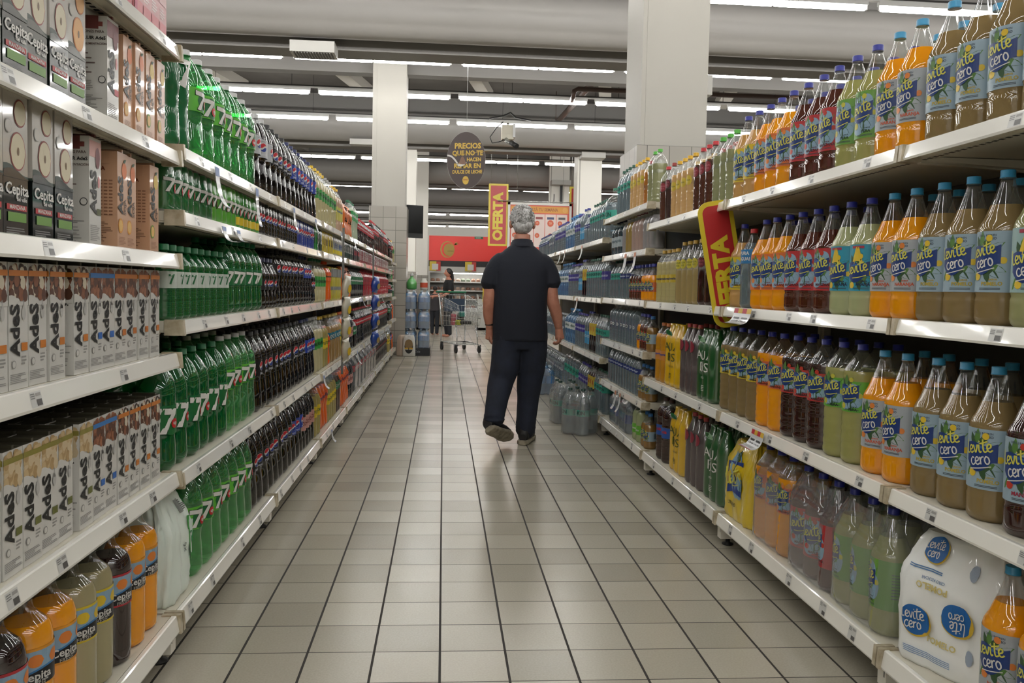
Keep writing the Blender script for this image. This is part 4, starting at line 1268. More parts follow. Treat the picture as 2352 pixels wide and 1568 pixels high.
def white7_art(mb, W):
    mb.rect(W, .055, .082, .10, .24, C(90, 170, 90, .3), .003, 3)
    mb.rect(W, .060, .077, .115, .225, C(220, 236, 226, .3), .0036, 3)
    mb.text(W, '7', .05, C(40, 140, 70), (.068, .17), .0042, .03)
    mb.text(W, 'x6', .03, C(120, 130, 128), (.02, .15), .003, .0, 0, PI / 2)
    for q in range(9):
        mb.rect(W, .01 + q * .004, .0125 + q * .004, .26, .30, C(110, 116, 112), .003)
    lines(mb, W, .045, .08, .262, .30, 7, C(110, 116, 112))
P['pkw7'] = hull_pack('bottle_pack', 'milky film-wrapped pack of green soda bottles', .056, .36, 2, C(255, 268, 258, .4, coat=.3), white7_art)
P['pkg7'] = film_pack('bottle_pack', 'green film-wrapped pack with white seven', 'seven', .05, .345, C(16, 130, 66, .25, coat=.8, transl=.3), lambda mb, W: mb.text(W, '7', .12, WHITE, (.03, .24), .004, .03), None, 2, .03)
P['opper'] = open_pack('bottle_pack', 'clear-film six-pack of pale green juice bottles', P['pera'])
P['opman'] = open_pack('bottle_pack', 'clear-film six-pack of dark red juice bottles', P['manz'])
P['opnar'] = open_pack('bottle_pack', 'clear-film six-pack of ribbed orange juice bottles', P['rnar'])
P['opcok'] = open_pack('bottle_pack', 'clear-film pack of red-label cola bottles', P['coke'])
P['opwat'] = open_pack('bottle_pack', 'clear-film pack of water bottles with blue band', product('water_bottle', 'x', 'bottle', 'plain', .05, .235, WATER, .9, C(180, 186, 190), (.07, .13, C(70, 90, 150), None), see=True))
P['opkin'] = open_pack('bottle_pack', 'clear-film pack of big teal-label water bottles', product('water_bottle', 'x', 'bottle', 'plain', .058, .36, WATER, .86, C(30, 70, 60), (.15, .20, TEAL, words(('KIN', .5, .04, C(14, 70, 66), 0))), see=True), 2, FILMW)
BLUEW = product('water_bottle', 'x', 'bottle', 'water', .046, .30, WATERBLUE, .9, C(176, 196, 206), (.12, .2, C(60, 130, 196), None), see=True, clear=pet('bluish_plastic', (200, 220, 235), .15, (150, 180, 205)))
P['opblu'] = open_pack('bottle_pack', 'clear-film pack of pale blue water bottles', BLUEW, 3, FILMW)
P['yelp'] = film_pack('bottle_pack', 'grey and yellow film-wrapped can pack', 'squat', .04, .26, C(216, 200, 50, .3, coat=.6), lambda mb, W: [mb.rect(W, -.11, .11, z0, z1, C(150, 152, 148, .3), .003, 12) for z0, z1 in ((.17, .23), (.075, .10))], None, 3)
P['orp'] = film_pack('bottle_pack', 'orange film-wrapped six-pack with dark lettering', 'cola', .046, .275, C(238, 120, 30, .3, coat=.7), lambda mb, W: [mb.text(W, 'Mirinda', .04, C(40, 40, 30), (s, .17), .004, .03, .2, PI / 2) for s in (-.06, .03)], None, 3)

# ------------------------------------------------------------------ putting goods on the shelves
_count = {}
def spawn(p, label, group, x, y, z, rz):
    t = thing(p['name'], label, p['cat'], group, (x, y, z), rz)
    if 'inner' in p:
        base, cs = p['inner']
        for cx, cyy in cs:
            b = None
            for name, me, dz in base['parts']:
                if b is None:
                    b = obj('packed_bottle', me, t, (cx, cyy, 0), RND.uniform(-.6, .6))
                else:
                    obj(name, me, b, (0, 0, dz))
    for name, me, dz in p['parts']:
        obj(name, me, t, dz if isinstance(dz, tuple) else (0, 0, dz))
    return t
def put(key, side, shelf, x, y, z, behind=False, rz=None, spread=None):
    p = P[key]
    k = (p['look'], shelf, behind)
    _count[k] = _count.get(k, 0) + 1
    if behind:
        label = '%s, %s of rear rows, %s' % (p['look'], nth(_count[k]), shelf)
    else:
        label = '%s, %s nearest, %s' % (p['look'], nth(_count[k]), shelf)
    if rz is None:
        if p['cat'] in ('carton', 'pack'):
            rz = RND.uniform(-.025, .025)
        elif side > 0:
            rz = math.radians(RND.uniform(8, 24) if y < 3 else RND.uniform(12, 32))
        else:
            rz = -math.radians(RND.uniform(24, 48) if y < 2.5 else RND.uniform(2, 34))
    if side > 0:
        rz += PI
    return spawn(p, label, '%ss on the %s' % (p['name'].replace('_', ' '), shelf), x, y, z + .0008, rz)
def run(side, shelf, z, items, back=0):
    """items: (product, first y, number, pitch)"""
    xf = XL if side < 0 else XR
    for it in items:
        key, y, n = it[:3]
        p = P[key]
        w = p.get('W', 2 * p['R'])
        pitch = it[3] if len(it) > 3 else w + .005
        pitch = max(pitch, w + .001)
        for i in range(n):
            put(key, side, shelf, xf + side * (p['R'] + .014 + RND.uniform(0, .006)), y + i * pitch, z)
        if len(it) > 4:
            for b in range(it[4]):
                for i in range(n):
                    put(key, side, shelf, xf + side * (p['R'] + .02 + (b + 1) * (2 * p['R'] + .004)), y + i * pitch, z, True)
# juice side
T = ['juice side top shelf', 'juice side second shelf', 'juice side third shelf', 'juice side bottom shelf']
z = LEV_R[0]
run(1, T[0], z, [('cpom', 1.50, 6, .123, 1), ('cnar', 2.262, 2, .121, 1), ('pera', 2.510, 2, .121, 1), ('manz', 2.755, 3, .119, 1), ('nar', 3.115, 3, .119, 1), ('pom', 3.475, 2, .119), ('green', 3.70, 3, .098, 1), ('dtea', 4.00, 3, .098, 1), ('cream', 4.32, 4, .096, 1), ('redtea', 4.74, 1), ('dtea', 4.86, 1)])
z = LEV_R[1]
run(1, T[1], z, [('cpom', 1.50, 1, .123), ('cana', 1.625, 2, .122), ('cpom', 1.878, 3, .122, 1), ('cnar', 2.25, 2, .121, 1), ('ana', 2.505, 2, .12), ('manz', 2.755, 3, .119, 1), ('nar', 3.115, 3, .117, 1), ('soda', 3.475, 1), ('pom', 3.60, 1), ('redtea', 3.86, 3, .1), ('ctea', 4.17, 4, .097), ('ribc', 4.58, 4, .1)])
z = LEV_R[2]
run(1, T[2], z, [('cman', 1.50, 3, .121, 1), ('cpom', 1.875, 3, .121, 1), ('cnar', 2.262, 2, .121, 1), ('rper', 2.52, 2, .117, 1), ('rman', 2.765, 3, .117, 1), ('rnar', 3.117, 2, .117, 1), ('rpom', 3.352, 4, .114), ('pkg', 3.955, 1), ('pkc', 4.24, 1), ('pky', 4.53, 1), ('ambrib', 4.74, 2, .106)])
z = LEV_R[3]
run(1, T[3], z, [('cnar', 1.545, 3, .122, 1), ('opper', 2.415, 1), ('opman', 2.755, 1), ('opnar', 3.11, 1), ('pklev', 3.45, 1), ('pkg', 3.79, 1), ('pkc', 4.09, 1), ('pky', 4.40, 1), ('bigdark', 4.65, 2, .12)])
put('pkw', 1, T[3], XR + .155, 2.04, z, rz=.36)
# six-level unit
Q = ['six-level unit %s shelf' % s for s in ('top', 'second', 'third', 'fourth', 'fifth', 'bottom')]
zz = LEV_R3
run(1, Q[0], zz[0], [('green', 5.07, 2, .098), ('amber', 5.27, 1), ('cream', 5.38, 4, .097), ('wteal', 5.78, 4, .105)])
run(1, Q[1], zz[1], [('gfilm', 5.07, 3, .097), ('pfilm', 5.37, 3, .097), ('yfilm', 5.67, 2, .096), ('gfilm', 5.87, 1), ('wdark', 6.03, 3, .112)])
run(1, Q[2], zz[2], [('sor', 5.08, 3, .09), ('sma', 5.36, 4, .085), ('wnav', 5.72, 3, .1), ('wtes', 6.03, 3, .108)])
run(1, Q[3], zz[3], [('spo', 5.08, 1), ('sma', 5.18, 2, .084), ('sor', 5.35, 1), ('wcle', 5.47, 8, .11)])
run(1, Q[4], zz[4], [('spo', 5.09, 3, .09), ('wnav', 5.37, 11, .09)])
run(1, Q[5], zz[5], [('spo', 5.08, 2, .09), ('gclear', 5.30, 2, .106), ('opwat', 5.72, 1), ('opwat', 6.06, 1)])
# water side
K = ['water side %s shelf' % s for s in ('top', 'second', 'third', 'bottom')]
zz = LEV_W
run(1, K[0], zz[0], [('wjug', 6.55, 1), ('wteal', 6.70, 6, .104), ('wnav', 7.33, 3, .09), ('wcya', 7.62, 2, .115), ('wpur', 7.87, 3, .1), ('wblu', 8.2, 4, .16), ('wpur', 8.82, 8, .1), ('wcle', 9.65, 5, .11), ('wnav', 10.2, 12, .088)])
run(1, K[1], zz[1], [('wpur', 6.5, 2, .1), ('wteal', 6.71, 7, .104), ('wblk', 7.45, 2, .094), ('wcya', 7.65, 2, .115), ('wpur', 7.89, 6, .1), ('wblu', 8.55, 5, .16), ('wcle', 9.4, 18, .11)])
run(1, K[2], zz[2], [('wteal', 6.5, 4, .106), ('wblk', 6.93, 3, .094), ('wcya', 7.24, 2, .115), ('wpur', 7.5, 5, .1), ('wblu', 8.07, 4, .16), ('wcle', 8.75, 20, .11)])
run(1, K[3], zz[3], [('wteal', 6.5, 4, .106), ('wblk', 6.94, 3, .094), ('wpur', 7.25, 5, .1), ('wjug', 7.85, 5, .175), ('wcle', 8.75, 18, .11)])
# carton shelves
D6 = ['carton unit %s shelf' % s for s in ('top', 'second', 'third', 'fourth', 'fifth', 'bottom')]
zz = LEV_L0
run(-1, D6[0], zz[0], [('pink', 1.80, 3, .265)])
run(-1, D6[1], zz[1], [('cep', 1.44, 5, .09), ('cepd', 1.89, 1), ('ar1', 2.075, 1), ('aor', 2.18, 2, .07), ('aba', 2.33, 1), ('aba', 2.41, 1)])
run(-1, D6[2], zz[2], [('cep', 1.44, 5, .094), ('ar2', 1.98, 1), ('aor', 2.13, 2, .07), ('aba', 2.355, 1)])
run(-1, D6[3], zz[3], [('aco', 1.47, 3, .077), ('aco', 1.705, 2, .082), ('aco', 1.90, 1), ('aab', 1.975, 2, .074), ('aal', 2.125, 4, .078)])
run(-1, D6[4], zz[4], [('aso', 1.45, 6, .0745, 3), ('aso', 1.915, 1, .075, 3), ('aab', 1.99, 2, .074, 3), ('aco', 2.14, 4, .0745, 3)])
run(-1, D6[5], zz[5], [('fd', 1.42, 3, .108), ('fo', 1.745, 2, .107), ('fg', 1.96, 2, .107), ('fd', 2.174, 1), ('fo', 2.28, 2, .1065)])
# soda side
E5 = ['soda side %s shelf' % s for s in ('top', 'second', 'third', 'fourth', 'bottom')]
zz = LEV_L
run(-1, E5[0], zz[0], [('pkg7', 2.62, 1), ('up', 2.83, 7, .121, 1), ('pepl', 3.685, 3, .12, 1), ('pep', 4.05, 4, .118, 1), ('pepb', 4.53, 7, .117), ('tor', 5.375, 5, .117), ('torg', 5.97, 3, .117), ('whi', 6.33, 3, .117), ('orp', 6.85, 2, .29), ('spr', 7.37, 4, .118), ('cokes', 7.86, 19, .09), ('coke', 9.6, 6, .115), ('cokez', 10.3, 7, .115), ('coke', 11.15, 8, .115)])
run(-1, E5[1], zz[1], [('k7d', 2.53, 7, .066), ('k7l', 2.99, 5, .066), ('k7y', 3.32, 6, .066), ('kp', 3.72, 14, .066), ('kpb', 4.65, 9, .066), ('kg', 5.25, 2, .066), ('kd', 5.38, 3, .066), ('ky', 5.60, 8, .066), ('kw', 6.13, 9, .066), ('kd', 6.75, 10, .067), ('kb', 7.45, 8, .067), ('kr', 8.0, 16, .067), ('kr2', 9.1, 18, .067), ('kr', 10.33, 26, .067)])
run(-1, E5[2], zz[2], [('ups', 2.54, 9, .0765, 1), ('up15', 3.24, 6, .0945, 1), ('peps', 3.815, 4, .076), ('pep15', 4.13, 8, .0945, 1), ('pep15b', 4.895, 3, .0945), ('peps', 5.17, 2, .076), ('tors', 5.36, 4, .117), ('mir', 5.86, 2, .094), ('yelp', 6.17, 2, .245), ('orp', 6.845, 2, .28), ('bcol', 7.345, 11, .094), ('ckred', 8.4, 36, .104)])
run(-1, E5[3], zz[3], [('upd', 2.545, 6, .1175, 2), ('up', 3.25, 4, .1175, 2), ('pep', 3.725, 11, .1165, 1), ('pepb', 5.01, 3, .117, 1), ('torg', 5.365, 3, .117), ('tory', 5.72, 2, .117), ('mir', 5.935, 1), ('hyd', 6.06, 5, .117), ('tory', 6.65, 1), ('fan', 6.77, 4, .117), ('lemc', 7.24, 3, .105), ('bcol', 7.56, 3, .095), ('coke', 7.86, 37, .1125)])
run(-1, E5[4], zz[4], [('pkw7', 2.62, 1), ('up', 2.83, 7, .1175, 1), ('pep', 3.655, 8, .1165, 1), ('pepb', 4.59, 3, .117), ('lemc', 4.94, 4, .105), ('tory', 5.37, 2, .117), ('fan', 5.605, 3, .117), ('tory', 5.96, 4, .117), ('dkgr', 6.43, 2, .113), ('fan', 6.665, 5, .117), ('lemc', 7.255, 3, .105), ('opcok', 7.75, 7, .34), ('cokez', 10.0, 18, .113)])
G = ['last soda unit %s shelf' % s for s in ('top', 'second', 'third', 'fourth', 'bottom')]
zz = [1.50, 1.24, .97, .62, .150]
y = JL[7] + .09
for i, ks in enumerate((('cokez', 'coke', 'tor'), ('kd', 'kg', 'kr'), ('cokes', 'peps', 'ups'), ('bcol', 'pep15', 'mir'), ('tory', 'pepb', 'mir'))):
    run(-1, G[i], zz[i], [(ks[0], y, 3, .115), (ks[1], y + .36, 3, .115), (ks[2], y + .72, 3, .115)])

# ------------------------------------------------------------------ price flags, shelf talkers, clip strips
PAPER = C(226, 228, 230, .35, coat=.3)
def flag(label, loc, w, l, tilt, top, rz=0, offer=False):
    """loose paper hanging out from a shelf rail; local +x points into the aisle"""
    mb = MB()
    n = 8
    pts = [(l * (.10 * t + .26 * t * t) * math.cos(tilt), -l * (t * math.sin(tilt) + .12 * math.sin(PI * t))) for t in [i / n for i in range(n + 1)]]
    v, f = [], []
    for x, z in pts:
        v += [(x, -w / 2, z), (x, w / 2, z), (x - .0008, -w / 2, z - .0015), (x - .0008, w / 2, z - .0015)]
    for i in range(n):
        a, b = 4 * i, 4 * i + 4
        f += [(a, b, b + 1, a + 1), (a + 2, a + 3, b + 3, b + 2), (a, a + 2, b + 2, b), (a + 1, b + 1, b + 3, a + 3)]
    mb.add(v, f, PAPER)
    def W(s, z, o):
        t = min(max(1 - z / l, 0), 1)
        k = min(int(t * n), n - 1)
        q = t * n - k
        p0, p1 = pts[k], pts[k + 1]
        dx, dz = p1[0] - p0[0], p1[1] - p0[1]
        d = math.hypot(dx, dz)
        return (p0[0] + dx * q - dz / d * o, s, p0[1] + dz * q + dx / d * o)
    for i in range(4 if offer else 1):
        mb.strip(W, -w / 2 + i * w / (4 if offer else 1), -w / 2 + (i + 1) * w / (4 if offer else 1), lambda t: l * .84, lambda t: l * .99, ((C(206, 40, 60), C(240, 196, 60))[i % 2] if offer else top), 2, .0008)
    if offer:
        mb.rect(W, -w / 2, w / 2, .002, .010, C(214, 60, 80), .0008)
        for s in (-w * .22, w * .25):
            mb.rect(W, s - w * .18, s + w * .16, l * .62, l * .70, INK, .0008)
            mb.text(W, '133.00', w * .15, INK, (s, l * .50), .0012, .03)
        for q in range(3):
            mb.rect(W, -w * .4, w * .3, l * (.2 + q * .05), l * (.215 + q * .05), GREY, .0008)
    else:
        mb.rect(W, -w * .15, w * .2, l * .36, l * .42, C(60, 62, 70), .0008)
        mb.rect(W, -w * .2, w * .3, l * .26, l * .28, GREY, .0008)
        mb.rect(W, -w * .5, w * .5, .001, .006, top, .0008)
    return tag(obj('price_flag', mb, None, loc, rz), label, 'price tag', 'paper price flags on the shelf rails')
SKY = C(110, 140, 200)
def zl(i): return LEV_L[i] - .012
sidx = ['top', 'second', 'third', 'fourth', 'bottom']
cnt = {}
for i, y, l, tl in ((0, 2.83, .17, .9), (0, 3.42, .16, 1.25), (1, 2.92, .15, .35), (1, 3.12, .12, .35), (0, 4.25, .13, 1.1), (0, 4.95, .12, .8), (0, 6.2, .12, 1.1), (0, 7.1, .14, .8), (0, 8.9, .16, .9), (0, 12.0, .14, 1.0), (2, 7.9, .14, .6), (2, 8.7, .15, .6), (2, 10.3, .15, .6), (3, 5.35, .13, .7), (3, 7.4, .16, .8), (4, 5.75, .12, .8), (3, 10.9, .15, .9)):
    cnt[i] = cnt.get(i, 0) + 1
    flag('white curled paper flag, %s along the soda side %s rail' % (nth(cnt[i]), sidx[i]), (XL + .026, y, zl(i)), .05, l, tl, SKY if i != 2 else C(200, 160, 60))
flag('white sale flyer with red and yellow stripes under soda bottle', (XR - .03, 3.30, LEV_R[1] + .002), .19, .20, .30, PAPER, PI, True)
flag('small sale flyer hanging above the yellow torn pack', (XR - .028, 3.10, LEV_R[2] + .0), .12, .17, .38, PAPER, PI, True)
for j, (zb, y, w) in enumerate(((LEV_W[0], 7.35, .07), (LEV_W[0], 8.4, .04), (LEV_W[0], 8.75, .05), (LEV_R3[1], 5.27, .06), (LEV_R3[1], 5.55, .075), (LEV_W[1], 7.55, .07), (LEV_R3[4], 5.6, .04), (LEV_R3[4], 5.75, .05))):
    flag('pale paper price flag, %s of those on the water shelves' % nth(j + 1), (XR - .028, y, zb - .012), w, .16, .95, C(226, 150, 110), PI)

RED, YEL = C(196, 42, 44, .4), C(236, 212, 50, .4)
def rrect(w, h, r, n=6):
    p = []
    for cx, cz, a0 in ((w / 2 - r, h / 2 - r, 0), (-w / 2 + r, h / 2 - r, PI / 2), (-w / 2 + r, -h / 2 + r, PI), (w / 2 - r, -h / 2 + r, 1.5 * PI)):
        p += [(cx + r * math.cos(a0 + PI / 2 * i / n), cz + r * math.sin(a0 + PI / 2 * i / n)) for i in range(n + 1)]
    return p
def offer_sign(name, label, loc, w, h, r, b, tsize, lean=0, rx=0, cat='sign', wires=None, pole=0):
    mb = MB()
    mb.prism(rrect(w, h, r), 1, 0, .006, YEL)
    W = lambda s, z, o: (s, -o, z)
    Wb = lambda s, z, o: (-s, .006 + o, z)
    for q in (W, Wb):
        mb.poly(q, rrect(w - 2 * b, h - 2 * b, max(r - b, .002)), RED, (0, 0), .0008)
        mb.text(q, 'OFERTA', tsize, YEL, (0, -h * (.03 if w > .3 else .13)), .0016, .05, 0, PI / 2, 1.)
    o = tag(obj(name, mb, None, loc), label, cat)
    o.rotation_euler = (rx, lean, 0)
    if wires:
        wm = MB()
        for x in (-w * .4, w * .4):
            wm.tube([(x, .003, h / 2 - .01), (x, .003, wires)], .004, CHROME, 6)
        obj('hanging_wire', wm, o)
    if pole:
        obj('pole', MB().tube([(0, .012, h * .4), (0, .012, .01 - pole)], .012, CHROME, 8).lathe([(.12, -pole), (.12, .012 - pole), (.02, .02 - pole)], CHROME, 16, (0, .012, .001)), o)
    return o
offer_sign('shelf_talker', 'tall rounded red and yellow offer sign sticking out beside juice', (1.272, 3.70, 1.275), .165, .58, .055, .021, .108, -.19, .0)
offer_sign('hanging_banner', 'red and yellow offer banner hanging left of the poster', (1.375, 21.5, 3.03), .51, 1.60, .012, .05, .335, wires=2.71)
offer_sign('hanging_banner', 'red and yellow offer banner partly behind the white column', (3.50, 21.62, 3.03), .51, 1.60, .012, .05, .335, wires=2.71)
offer_sign('shelf_talker', 'small red offer sign beyond the cart', (1.12, 20.0, 1.0), .2, .50, .06, .025, .12, pole=1.0)
offer_sign('shelf_talker', 'second small red offer sign just behind the first', (1.06, 20.4, 1.0), .2, .50, .06, .025, .12, pole=1.0)

# oval hanging sign
t = thing('hanging_oval_sign', 'dark brown oval sign with yellow lettering on a thin line', 'sign', None, (.3155, 12.95, 3.107))
t.scale = (1.177, 1.177, 1.177)
BROWN = C(62, 44, 40, .5)
mb = MB()
a, b = .255, .372
pts = [(a * math.cos(2 * PI * i / 48), b * math.sin(2 * PI * i / 48)) for i in range(48)]
mb.prism(pts, 1, .0, .012, WHITE)
W = lambda s, z, o: (s, -o, z)
mb.poly(W, [(x * .995, z * .995) for x, z in pts], BROWN, (0, 0), .0006)
GOLD = C(222, 182, 60, .5)
for tx, zz, sz, sx in (('PRECIOS', .185, .098, .92), ('QUE NO TE', .092, .086, .88), ('HACEN', .012, .066, .85), ('REMAR EN', -.075, .082, .92), ('DULCE DE LECHE', -.152, .062, .80)):
    mb.text(W, tx, sz, GOLD, (.015 if tx != 'HACEN' else .10, zz), .0016, .035, .05, .045, sx)
mb.disc(W, -.005, -.262, .042, .055, GOLD, .0016, 12)
mb.text(W, 'BASE', .026, C(170, 90, 40), (-.005, -.255), .0024, .03)
mb.brush(W, [[(-.25, .055), (-.2, .045), (-.15, .001), (-.11, -.055)]], .022, C(220, 216, 212), (0, 0), 1., .003)
mb.strip(W, -.125, .005, lambda t: -.03 - .055 * math.sin(PI * (.2 + .8 * t)), lambda t: -.03 - .03 * math.sin(PI * (.2 + .8 * t)) + .005, C(226, 222, 216), 10, .003)
mb.strip(W, -.105, .01, lambda t: -.055 + .015 * (1 - math.sin(PI * t)), lambda t: -.05 + .10 * math.sin(PI * min(1, t * 1.05)) ** 1.4, C(120, 78, 48, .4), 10, .0036)
obj('sign_board', mb, t)
obj('hanging_line', MB().tube([(0, .006, .365), (0, .006, 1.30)], .0022, C(200, 200, 196), 6), t)

# poster in a white frame between the banners
t = thing('hanging_poster', 'white framed poster with orange header and discount circles', 'poster', None, (2.45, 21.45, 2.86))
mb = MB()
w, h = .83, .50
for x0, x1, z0, z1 in ((-w, w, h - .06, h), (-w, w, -h - .3, -h - .24), (-w, -w + .06, -h - .3, h), (w - .06, w, -h - .3, h)):
    mb.box(x0, x1, -.03, .03, z0, z1, WHITE)
mb.tube([(-1.1, 0, h + .03), (1.1, 0, h + .03)], .015, CHROME, 8)
for x in (-.6, .6):
    mb.tube([(x, 0, h), (x, 0, 2.88)], .005, CHROME, 6)
obj('poster_frame', mb, t)
mb = MB().box(-w + .05, w - .05, -.012, .0, -h - .25, h - .05, C(226, 90, 70))
W = lambda s, z, o: (s, -.012 - o, z)
mb.rect(W, -w + .08, w - .08, h - .26, h - .09, C(232, 160, 50), .001)
mb.text(W, 'ORGANIZÁ TU SEMANA', .115, C(170, 96, 30), (-.03, h - .175), .003, .02, 0, 0, .8)
mb.disc(W, w - .17, h - .175, .07, .07, C(240, 176, 80), .003)
for i in range(5):
    x0 = -w + .09 + i * .295
    mb.rect(W, x0, x0 + .28, -h - .14, h - .29, C(244, 222, 214), .001)
    mb.rect(W, x0 + .05, x0 + .23, h - .42, h - .36, (C(150, 80, 70), C(130, 70, 64), C(150, 60, 60), C(50, 60, 110), C(60, 60, 66))[i], .002)
    for k, zc in enumerate((.0, -.32)):
        big = .085 if i == 3 and k == 0 else .062
        mb.disc(W, x0 + .09 + (.05 if i == 3 else 0), zc - .02, big, big, C(222, 92, 50), .002)
        mb.text(W, '25', big * .9, C(246, 190, 150), (x0 + .09 + (.05 if i == 3 else 0), zc - .02), .004, .02)
        lines(mb, W, x0 + .16, x0 + .25, zc - .07, zc + .03, 4, C(170, 150, 146), i + k)
obj('poster_sheet', mb, t)

# clip strips with hanging bags
for nm, lab, x, y, zs, col, col2, rr in (('clip_strip', 'clip strip of white and yellow snack bags before the orange sodas', XL + .06, 6.02, (1.13, .98, .83, .68), C(206, 200, 180, .3, coat=.5), C(236, 196, 40), .05), ('clip_strip', 'clip strip of dark blue snack bags before the red bottles', XL + .06, 8.55, (1.15, .97, .78, .60), C(22, 66, 160, .3, coat=.5), C(190, 160, 90), .07)):
    st = obj(nm, MB().box(-.008, .008, -.001, .001, -1.05, 0, C(120, 122, 120, .2, coat=.5)), None, (x, y, 1.55))
    tag(st, lab, 'display strip')
    for i, zc in enumerate(zs):
        mb = MB()
        rs = []
        for k in range(9):
            tt = k / 8
            q = .25 + .75 * math.sin(PI * min(max(tt, .04), .96)) ** .7
            rs.append([(rr * .55 * q * math.cos(2 * PI * j / 12) * (.2 if k in (0, 8) else 1) + .01, rr * (1 if k in (0, 8) else q) * math.sin(2 * PI * j / 12), (tt - .5) * .16) for j in range(12)])
        mb.rings(rs, col)
        mb.disc(lambda s, z, o: (rr * .55 + .012 + o, s, z), 0, -.01, rr * .5, .03, col2, .0, 6)
        bg = obj('snack_bag', mb, None, (x + .016, y, zc), .3)
        bg.rotation_euler = (.1 * (i - 1), .1, -.4)
        tag(bg, '%s, %s from the top of its strip' % (('small white and yellow snack bag' if i >= 0 and rr < .06 else 'glossy dark blue snack bag'), nth(i + 1)), 'bag', 'snack bags on clip strips')

# ------------------------------------------------------------------ things on the floor
def floor_pack(key, label, x, y, rz):
    return spawn(P[key], label, 'water packs on the floor', x, y, .001, rz)
floor_pack('opkin', 'nearest clear pack of big teal-label water bottles on the floor', 1.10, 6.50, PI + .9)
floor_pack('opkin', 'second pack of teal-label water bottles on the floor, behind nearest', 1.06, 7.05, PI + .1)
floor_pack('opblu', 'pale blue water pack on the floor beside the walking man', 1.08, 8.95, PI / 2)
floor_pack('opblu', 'pale blue water pack on the floor against the water shelves', 1.09, 9.45, PI / 2)
# water pallet beside the tiled column
pt = thing('pallet_stand', 'black cardboard base under the stacked water packs', 'display base', None, (-.43, 14.0, 0))
mb = MB().box(-.22, .22, -.36, .36, 0, .125, C(26, 28, 32, .5))
obj('base_box', mb, pt)
mb = MB().text(lambda s, z, o: (s, -.36 - o, z), 'Coca-Cola', .05, C(150, 152, 156), (-.05, .07), .002, .01, .3)
obj('print', mb, pt)
for lv in range(3):
    for k in range(4):
        x = -.54 + .22 * (k % 2)
        y = 13.84 + .32 * (k // 2)
        zz = .128 + lv * .318
        spawn(P['opblu'], 'pale blue water pack stacked by the column, %s tier, %s %s' % (('bottom', 'middle', 'top')[lv], ('front', 'rear')[k // 2], ('beside the column', 'beside the aisle')[k % 2]), 'water packs stacked by the column', x, y, zz, 0)
g = obj('detergent_bottle', MB().lathe([(.05, 0), (.085, .02), (.085, .12), (.06, .17), (.024, .20), (.024, .225)], C(96, 186, 96, .3, coat=.6), 16), None, (-.53, 13.86, 1.084))
tag(g, 'pale green round bottle standing on the water stack', 'bottle')
obj('cap', MB().lathe([(.03, .225), (.03, .26), (.012, .265), (.012, .285)], C(224, 226, 222), 14), g)
g = obj('white_jug', MB().lathe([(.05, 0), (.062, .01), (.062, .14), (.04, .165), (.04, .19)], C(226, 224, 214, .3), 16), None, (-.33, 13.86, 1.084))
tag(g, 'white jug with red patch on top of the water stack', 'jug')
obj('label', MB().lathe([(.0632, .04), (.0632, .12)], C(206, 80, 50), 16, cap0=False, cap1=False), g)
# white charcoal-style bag with handle slot
t = thing('paper_bag', 'white upright bag with brown oval window before the water stack', 'bag', None, (-.545, 13.52, .001), -.05)
mb = MB()
rs = []
for z, wx, wy in ((0, .098, .055), (.02, .102, .06), (.17, .10, .058), (.28, .092, .05), (.325, .08, .036), (.345, .072, .02)):
    rs.append([(wx * math.copysign(abs(math.cos(q)) ** .4, math.cos(q)), wy * math.copysign(abs(math.sin(q)) ** .4, math.sin(q)), z) for q in [2 * PI * i / 24 for i in range(24)]])
mb.rings(rs, C(224, 222, 214, .5))
W = lambda s, z, o: (s, -.0585 - o, z)
mb.disc(W, 0, .165, .070, .115, INK, .0012, 14)
mb.disc(W, 0, .20, .066, .08, C(150, 122, 80, .4), .002, 14)
mb.rect(W, -.066, .066, .12, .145, C(226, 180, 60), .003, 3)
mb.rect(W, -.066, .066, .112, .12, C(200, 202, 206), .003, 3)
mb.rect(W, -.006, .006, .06, .145, INK, .0036)
obj('bag_body', mb, t)
obj('handle_slot', MB().rect(lambda s, z, o: (s, -.035 - o, z), -.026, .026, .305, .322, C(120, 118, 112), .004), t)
t = tag(obj('paper_bag', MB().rings([[(q[0] * .9, q[1], q[2]) for q in r] for r in rs], C(206, 186, 166, .6)), None, (-.66, 13.60, .001), .9), 'brownish bag leaning right behind the white bag', 'bag')
# wall-mounted screen on the column
t = thing('screen', 'black flat screen mounted on the far side of the column', 'screen', None, (-.53, 14.45, 2.255), .35)
obj('casing', MB().box(-.16, .16, -.02, .02, -.28, .28, C(24, 26, 27, .4)), t)
obj('display', MB().box(-.148, .148, -.024, -.02, -.20, .268, C(12, 14, 15, .15)), t)
obj('wall_arm', MB().box(-.14, -.08, .02, .06, -.04, .04, BLACKP).tube([(-.11, .05, 0), (-.20, .05, 0)], .02, BLACKP), t)
# boxes under the beams, camera
def unit(label, x, y, z, w, h, d, grille):
    t = thing('ceiling_unit', label, 'ventilation unit', None, (x, y, z))
    obj('casing', MB().box(-w / 2, w / 2, 0, d, 0, h, C(214, 212, 206, .5)), t)
    if grille:
        mb = MB().box(-w * .44, w * .44, .02, d * .9, -.004, .0, C(90, 88, 86))
        for k in range(14):
            mb.box(-w * .44 + k * w * .063, -w * .44 + k * w * .063 + w * .02, .02, d * .9, -.012, -.004, C(176, 174, 170))
        obj('grille', mb, t)
unit('white box with slotted grille under the nearest long duct', -1.84, 11.62, 4.30, .60, .15, .38, True)
unit('small pale box under the second duct beside the column', -1.95, 19.9, 4.45, .62, .13, .3, False)
unit('white box on top of the bright column behind the poster', 3.66, 20.5, 4.42, .60, .15, .4, False)
unit('small white box beside the big near column', 2.42, 7.62, 2.98, .08, .18, .12, False)
